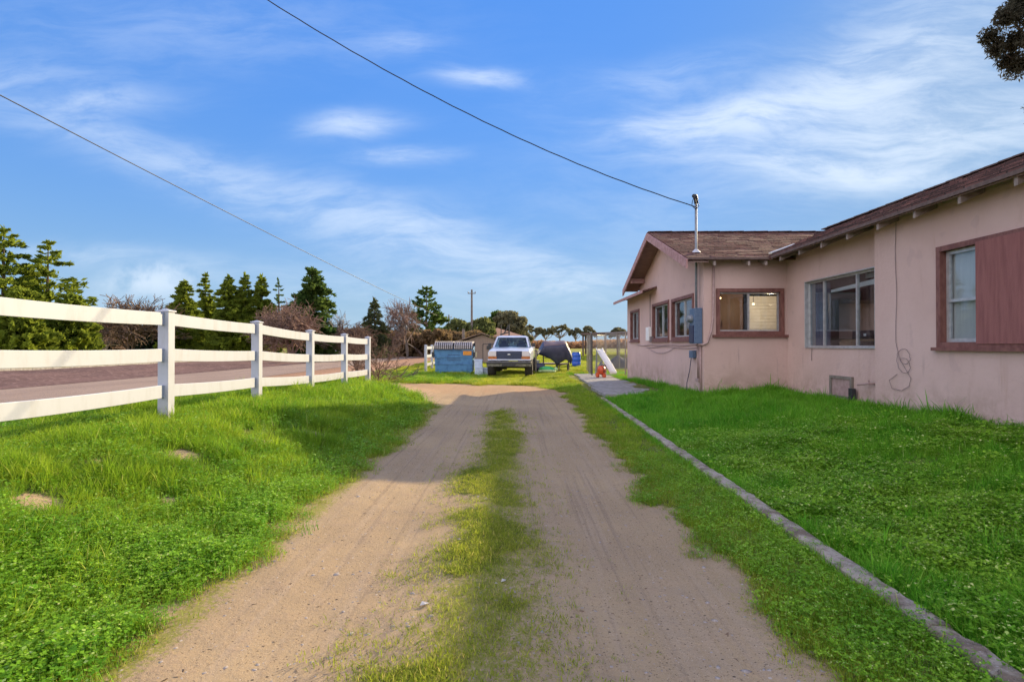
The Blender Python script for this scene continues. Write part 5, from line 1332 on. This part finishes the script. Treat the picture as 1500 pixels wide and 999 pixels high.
# ------------------------------------------------------------------ grass: real blades, instanced by geometry nodes inside one object
def blade(V, F, rg, base, h_, wd, lean, az, segs=3):
    k = len(V); dx, dy = math.cos(az), math.sin(az); px, py = -dy, dx
    for i in range(segs):
        u = i / segs; b = lean * u * u; w_ = wd * (1 - .35 * u); cx, cy, cz = base[0] + dx * b, base[1] + dy * b, h_ * (u - .18 * lean / h_ * u * u)
        V += [(cx - px * w_, cy - py * w_, cz), (cx + px * w_, cy + py * w_, cz)]
    V.append((base[0] + dx * lean, base[1] + dy * lean, h_ * (1 - .18 * lean / h_)))
    for i in range(segs - 1): F.append((k + 2 * i, k + 2 * i + 1, k + 2 * i + 3, k + 2 * i + 2))
    F.append((k + 2 * segs - 2, k + 2 * segs - 1, k + 2 * segs))


def tuft(rg, n, r, h0, h1, wd, leanf=.6):
    V, F = [], []
    for _ in range(n):
        a = rg.uniform(0, 2 * math.pi); q = r * rg.random() ** .5; h_ = rg.uniform(h0, h1)
        blade(V, F, rg, (q * math.cos(a), q * math.sin(a)), h_, wd * rg.uniform(.6, 1.2), h_ * rg.uniform(.1, leanf) * 1.2, a + rg.normal() * .9)
    return V, F


def weed(rg, n, r, h0, h1, ls):
    V, F = [], []
    for _ in range(n):
        a = rg.uniform(0, 2 * math.pi); q = r * rg.random() ** .5; h_ = rg.uniform(h0, h1); c = (q * math.cos(a), q * math.sin(a), h_)
        for j in range(rg.integers(3, 5)):
            az = a + j * 2.1 + rg.normal() * .3; tl = rg.uniform(-.2, .6); L = ls * rg.uniform(.7, 1.3); dx, dy = math.cos(az), math.sin(az); k = len(V); w_ = L * .42
            zt = c[2] + math.sin(tl) * L; zm_ = c[2] + math.sin(tl) * L * .55 + .1 * L
            V += [c, (c[0] + dx * L * .55 - dy * w_, c[1] + dy * L * .55 + dx * w_, zm_), (c[0] + dx * L, c[1] + dy * L, zt), (c[0] + dx * L * .55 + dy * w_, c[1] + dy * L * .55 - dx * w_, zm_)]
            F += [(k, k + 3, k + 2, k + 1)]
        k = len(V); V += [(c[0] - .0015, c[1], 0), (c[0] + .0015, c[1], 0), (c[0], c[1], c[2])]; F.append((k, k + 1, k + 2))
    return V, F


def gn_scatter_group():
    ng = bpy.data.node_groups.new('scatter_tufts', 'GeometryNodeTree')
    ng.interface.new_socket('Geometry', in_out='INPUT', socket_type='NodeSocketGeometry'); ng.interface.new_socket('Geometry', in_out='OUTPUT', socket_type='NodeSocketGeometry')
    N = ng.nodes.new; L = ng.links.new
    gi = N('NodeGroupInput'); go = N('NodeGroupOutput')
    kd = N('GeometryNodeInputNamedAttribute'); kd.data_type = 'INT'; kd.inputs[0].default_value = 'kind_id'
    cmp_ = N('FunctionNodeCompare'); cmp_.data_type = 'INT'; cmp_.operation = 'EQUAL'
    ia = [i for i in cmp_.inputs if i.enabled and i.type == 'INT']; 
    L(kd.outputs[0], ia[0]); ia[1].default_value = 0
    sp = N('GeometryNodeSeparateGeometry'); sp.domain = 'POINT'; L(gi.outputs[0], sp.inputs[0]); L(cmp_.outputs[0], sp.inputs[1])
    si = N('GeometryNodeSplitToInstances'); si.domain = 'POINT'; L(sp.outputs[1], si.inputs[0])
    kd2 = N('GeometryNodeInputNamedAttribute'); kd2.data_type = 'INT'; kd2.inputs[0].default_value = 'kind_id'; L(kd2.outputs[0], si.inputs['Group ID'])
    ip = N('GeometryNodeInstanceOnPoints'); L(sp.outputs[0], ip.inputs['Points']); L(si.outputs[0], ip.inputs['Instance']); ip.inputs['Pick Instance'].default_value = True
    pick = N('GeometryNodeInputNamedAttribute'); pick.data_type = 'INT'; pick.inputs[0].default_value = 'pick'; L(pick.outputs[0], ip.inputs['Instance Index'])
    ro = N('GeometryNodeInputNamedAttribute'); ro.data_type = 'FLOAT_VECTOR'; ro.inputs[0].default_value = 'rot'
    L(ro.outputs[0], ip.inputs['Rotation'])
    s_ = N('GeometryNodeInputNamedAttribute'); s_.data_type = 'FLOAT'; s_.inputs[0].default_value = 'scl'; L(s_.outputs[0], ip.inputs['Scale'])
    L(ip.outputs[0], go.inputs[0]); return ng


NG = gn_scatter_group()


def scatter(name, X, Y, scl, templates, mat, label, rg, tilt=.18):
    n = len(X); P = np.stack([X, Y, H(X, Y) - .004], 1); V = [P]; kid = [np.zeros(n, int)]; off = n; allF = []
    for t, (tv, tf) in enumerate(templates):
        V.append(np.array(tv)); kid.append(np.full(len(tv), t + 1)); allF += [tuple(i + off for i in f) for f in tf]; off += len(tv)
    V = np.concatenate(V); kid = np.concatenate(kid)
    me = bpy.data.meshes.new(name); me.from_pydata([], [], []); 
    me.vertices.add(len(V)); me.vertices.foreach_set('co', V.astype(np.float32).ravel())
    lo = np.array([i for f in allF for i in f], np.int32); ln = np.array([len(f) for f in allF], np.int32); ls = np.concatenate([[0], np.cumsum(ln)[:-1]]).astype(np.int32)
    me.loops.add(len(lo)); me.loops.foreach_set('vertex_index', lo); me.polygons.add(len(allF)); me.polygons.foreach_set('loop_start', ls); me.update(calc_edges=True)
    N_ = len(V)
    a = me.attributes.new('kind_id', 'INT', 'POINT'); a.data.foreach_set('value', kid.astype(np.int32))
    pk = np.zeros(N_, np.int32); pk[:n] = rg.integers(0, len(templates), n); a = me.attributes.new('pick', 'INT', 'POINT'); a.data.foreach_set('value', pk)
    rt = np.zeros((N_, 3), np.float32); rt[:n, 0] = rg.normal(size=n) * tilt; rt[:n, 1] = rg.normal(size=n) * tilt; rt[:n, 2] = rg.uniform(0, 6.283, n)
    a = me.attributes.new('rot', 'FLOAT_VECTOR', 'POINT'); a.data.foreach_set('vector', rt.ravel())
    s_ = np.ones(N_, np.float32); s_[:n] = scl; a = me.attributes.new('scl', 'FLOAT', 'POINT'); a.data.foreach_set('value', s_)
    me.materials.append(mat)
    o = bpy.data.objects.new(name, me); col.objects.link(o); md = o.modifiers.new('scatter', 'NODES'); md.node_group = NG
    return tag(o, label, kind='stuff')


def cand(rg, x0, x1, y0, y1, dens, ref=3.0, pw=1.3):
    """random points with density falling off with distance from the lens"""
    A = (x1 - x0) * (y1 - y0); n = int(A * dens); X = rg.uniform(x0, x1, n); Y = rg.uniform(y0, y1, n)
    d_ = np.hypot(X, Y); keep = rg.random(n) < np.minimum(1, (ref / np.maximum(d_, .1)) ** pw)
    vis = np.abs(X) < Y * 1.02 + 1.0
    k = keep & vis; return X[k], Y[k]


def dscale(X, Y, ref=5.0): return np.clip(np.hypot(X, Y) / ref, 1, 3.0) ** .45


rg = np.random.default_rng(100)
tall = [tuft(rg, 17, .05, .06, .17, .0026, .8) for _ in range(7)]
med = [tuft(rg, 20, .055, .03, .10, .0022, 1.0) for _ in range(7)]
short = [tuft(rg, 14, .06, .01, .032, .0020, 1.2) for _ in range(6)]
weeds = [weed(rg, 17, .07, .015, .10, .0115) for _ in range(6)]
weeds2 = [weed(rg, 15, .07, .02, .085, .0135) for _ in range(6)]
HOUSE = lambda X, Y: ((X > XB - .02) & (Y < YF)) | ((X > XA - .02) & (Y < YF + .1)) | ((X > XG - .02) & (Y > YF - .02) & (Y < 21.2))
PATHM = lambda X, Y: (X > 2.3) & (X < 4.0) & (Y > 14.15) & (Y < 25.3)
KERB = lambda X, Y: np.abs(X - (2.0 + (Y - 2.0) * .0175)) < .068
# left verge
X, Y = cand(rg, -8.3, -1.2, 1.2, 27, 1500, 3.2, 1.35); g = grass_cover(X, Y)
wz = sst(-3.3, -2.5, X + (fbm(X, Y, 1.2, 3) - .5) * 1.6) * (1 - sst(4.6, 6.5, Y)) * .8; wz = np.maximum(wz, .8 * (1 - sst(3.2, 4.4, Y + (fbm(X, Y, 2, 3) - .5) * 1.5))); wz = np.maximum(wz, .22)
typ = rg.random(len(X)); k = (rg.random(len(X)) < g ** 1.5) & ~HOUSE(X, Y)
isw = k & (typ < wz); ist = k & ~isw
hgt = (.26 + 1.05 * fbm(X + 5, Y, 2.6, 4) ** 1.4 * 1.3) * (.55 + .5 * sst(-1.8, -2.6, X)) * (1 - .45 * sst(18, 24, Y))
k2 = ist
scatter('grass', X[k2], Y[k2], (hgt * dscale(X, Y) * rg.uniform(.7, 1.2, len(X)))[k2], tall, M['grass'], 'tall sunlit grass on the verge by the white fence', rg)
scatter('weeds', X[isw], Y[isw], (rg.uniform(.7, 1.3, len(X)) * (.45 + 1.1 * fbm(X, Y, 3.5, 3)) * dscale(X, Y))[isw], weeds, M['weed'], 'low broadleaf weeds beside the driveway on the left', rg)
# right strip between driveway and kerb, and lawn
X, Y = cand(rg, .9, 6.3, 1.0, 26, 2100, 3.0, 1.35); g = grass_cover(X, Y); k = (rg.random(len(X)) < g ** 1.5) & ~HOUSE(X, Y) & ~PATHM(X, Y) & ~KERB(X, Y)
ln = X > 2.0 + (Y - 2.0) * .0175; wl = sst(.45, .62, fbm(X + 3, Y + 8, .8, 3)) * (1 - sst(6, 9, Y)) * .75 + .15 * (1 - sst(6, 9, Y)); typ = rg.random(len(X))
wallb = np.maximum(sst(5.4, 5.95, X) * (Y < 9.1), sst(5.6, 6.15, X) * (Y >= 9.1)); wallb = np.maximum(wallb, sst(11.9, 12.4, Y) * (X > 4.1) * (Y < 12.6)); wallb = np.maximum(wallb, sst(3.95, 4.25, X) * (Y > 12.4) * (Y < 18))
hh = (.35 + .85 * fbm(X, Y, 2.4, 4) ** 1.3 + .3 * (vnoise(X, Y, 5) > .80)) * (1 + .45 * wallb)
a_ = k & ln & (typ < wl); b_ = k & ln & ~(typ < wl); c_ = k & ~ln & ~((typ < .3) & (Y < 7)); cw = k & ~ln & (typ < .3) & (Y < 7)
scatter('weeds', X[a_], Y[a_], (rg.uniform(.7, 1.3, len(X)) * (.4 + 1.2 * fbm(X, Y, 3.0, 3)) * dscale(X, Y))[a_], weeds2, M['weed'], 'patches of broadleaf weeds in the shaded lawn', rg)
scatter('grass', X[b_], Y[b_], (hh * rg.uniform(.75, 1.25, len(X)) * dscale(X, Y))[b_], med + tall[:1], M['lawn'], 'shaded green lawn between the kerb and the house', rg)
scatter('grass', X[c_], Y[c_], (.75 * hh * rg.uniform(.6, 1.3, len(X)) * dscale(X, Y))[c_], med, M['grass'], 'rough grass strip between driveway and kerb', rg)
scatter('weeds', X[cw], Y[cw], rg.uniform(.5, 1.1, len(X))[cw], weeds, M['weed'], 'small weeds among the grass strip beside the kerb', rg)
# overgrowth leaning over the kerb
X = rg.uniform(-.16, .16, 900); Y = rg.uniform(1.2, 13.5, 900); X = np.sign(X) * (.07 + np.abs(X) * .5) + 2.0 + (Y - 2) * .0175
scatter('grass', X, Y, rg.uniform(.5, 1.1, 900), med, M['lawn'], 'grass blades leaning over the edges of the kerb', rg, .35)
# thin growth on the track's centre and edges
X, Y = cand(rg, -2.3, 2.0, 1.0, 19.5, 5200, 2.6, 1.25); g = grass_cover(X, Y); ms_ = np.exp(-((X + .17) / np.interp(Y, [2, 5, 11], [.42, .34, .28])) ** 2) * (1 - sst(10.6, 12, Y)) * .2; k = (rg.random(len(X)) < np.clip(np.maximum(g, ms_), 0, .85)) & (X < 1.6) & (X > -2.1)
scatter('grass', X[k], Y[k], (rg.uniform(.5, 1.2, len(X)) * dscale(X, Y))[k], short, M['thin'], 'thin short grass growing in the middle of the track', rg, .3)
# far yard
X, Y = cand(rg, -12, 16, 19, 60, 260, 22, 1.0); g = grass_cover(X, Y); k = (rg.random(len(X)) < g) & ~HOUSE(X, Y) & ~PATHM(X, Y) & ~((X > 4) & (Y < 21.2)) & ~((X < -8.2))
scatter('grass', X[k], Y[k], (rg.uniform(.4, 1.2, len(X)) * (.5 + .9 * fbm(X, Y, .7, 3)) + .9 * (fbm(X + 31, Y, .9, 3) > .66))[k], med, M['yardgrass'], 'sunlit rough grass around the parked truck and dumpster', rg)

# ------------------------------------------------------------------ stones, leaf litter, scraps on the track
def ico():
    bm = bmesh.new(); bmesh.ops.create_icosphere(bm, subdivisions=1, radius=1); V = np.array([v.co[:] for v in bm.verts]); F = [tuple(v.index for v in f.verts) for f in bm.faces]; bm.free(); return V, F
IV, IF = ico(); tm = []
for i in range(5): tm.append(((IV * (1 + rg.normal(size=IV.shape) * .16)) * np.array([1, .75, .45]), IF))
X, Y = cand(rg, -2.0, 1.7, 1.2, 14, 480, 2.8, 1.2); s_ = .005 + .011 * rg.random(len(X)) ** 4 + .012 * (rg.random(len(X)) > .985)
scatter('gravel', X, Y, s_, tm, M['stone'], 'small stones scattered over the dirt track', rg)
lv = [([(-1, 0, .1), (0, -.45, .3), (1.1, 0, .15), (.1, .5, .05)], [(0, 1, 2, 3)]), ([(-1, 0, .05), (-.2, -.35, .4), (.9, -.2, .1), (0, .3, .0)], [(0, 1, 2, 3)])]
X, Y = cand(rg, -2.0, 1.6, 1.2, 12, 190, 2.8, 1.2); scatter('debris', X, Y, rg.uniform(.006, .011, len(X)) + .012 * rg.random(len(X)) ** 3, lv, M['litter'], 'dry leaf bits scattered over the dirt track', rg)
for (px, py, s, lb) in ((622, 890, .014, 'larger pale scrap lying on the left wheel track'), (738, 860, .009, 'small pale scrap in the middle grass strip')):
    d_ = CAMZ * 800 / (py - 506); x = (px - 755) / 800 * d_; m = MB(); m.add([(-s * 1.6, -s, .004), (s, -s * .8, .012), (s * 1.5, s, .006), (-s, s * .7, .016)], [(0, 1, 2, 3)]); m.add([(-s * 1.6, -s, .002), (s, -s * .8, .008), (s * 1.5, s, .002), (-s, s * .7, .012)], [(3, 2, 1, 0)])
    tag(m.build('paper_scrap', M['paper'], loc=(x, d_, HZ(x, d_) + .004)), lb, 'scrap')
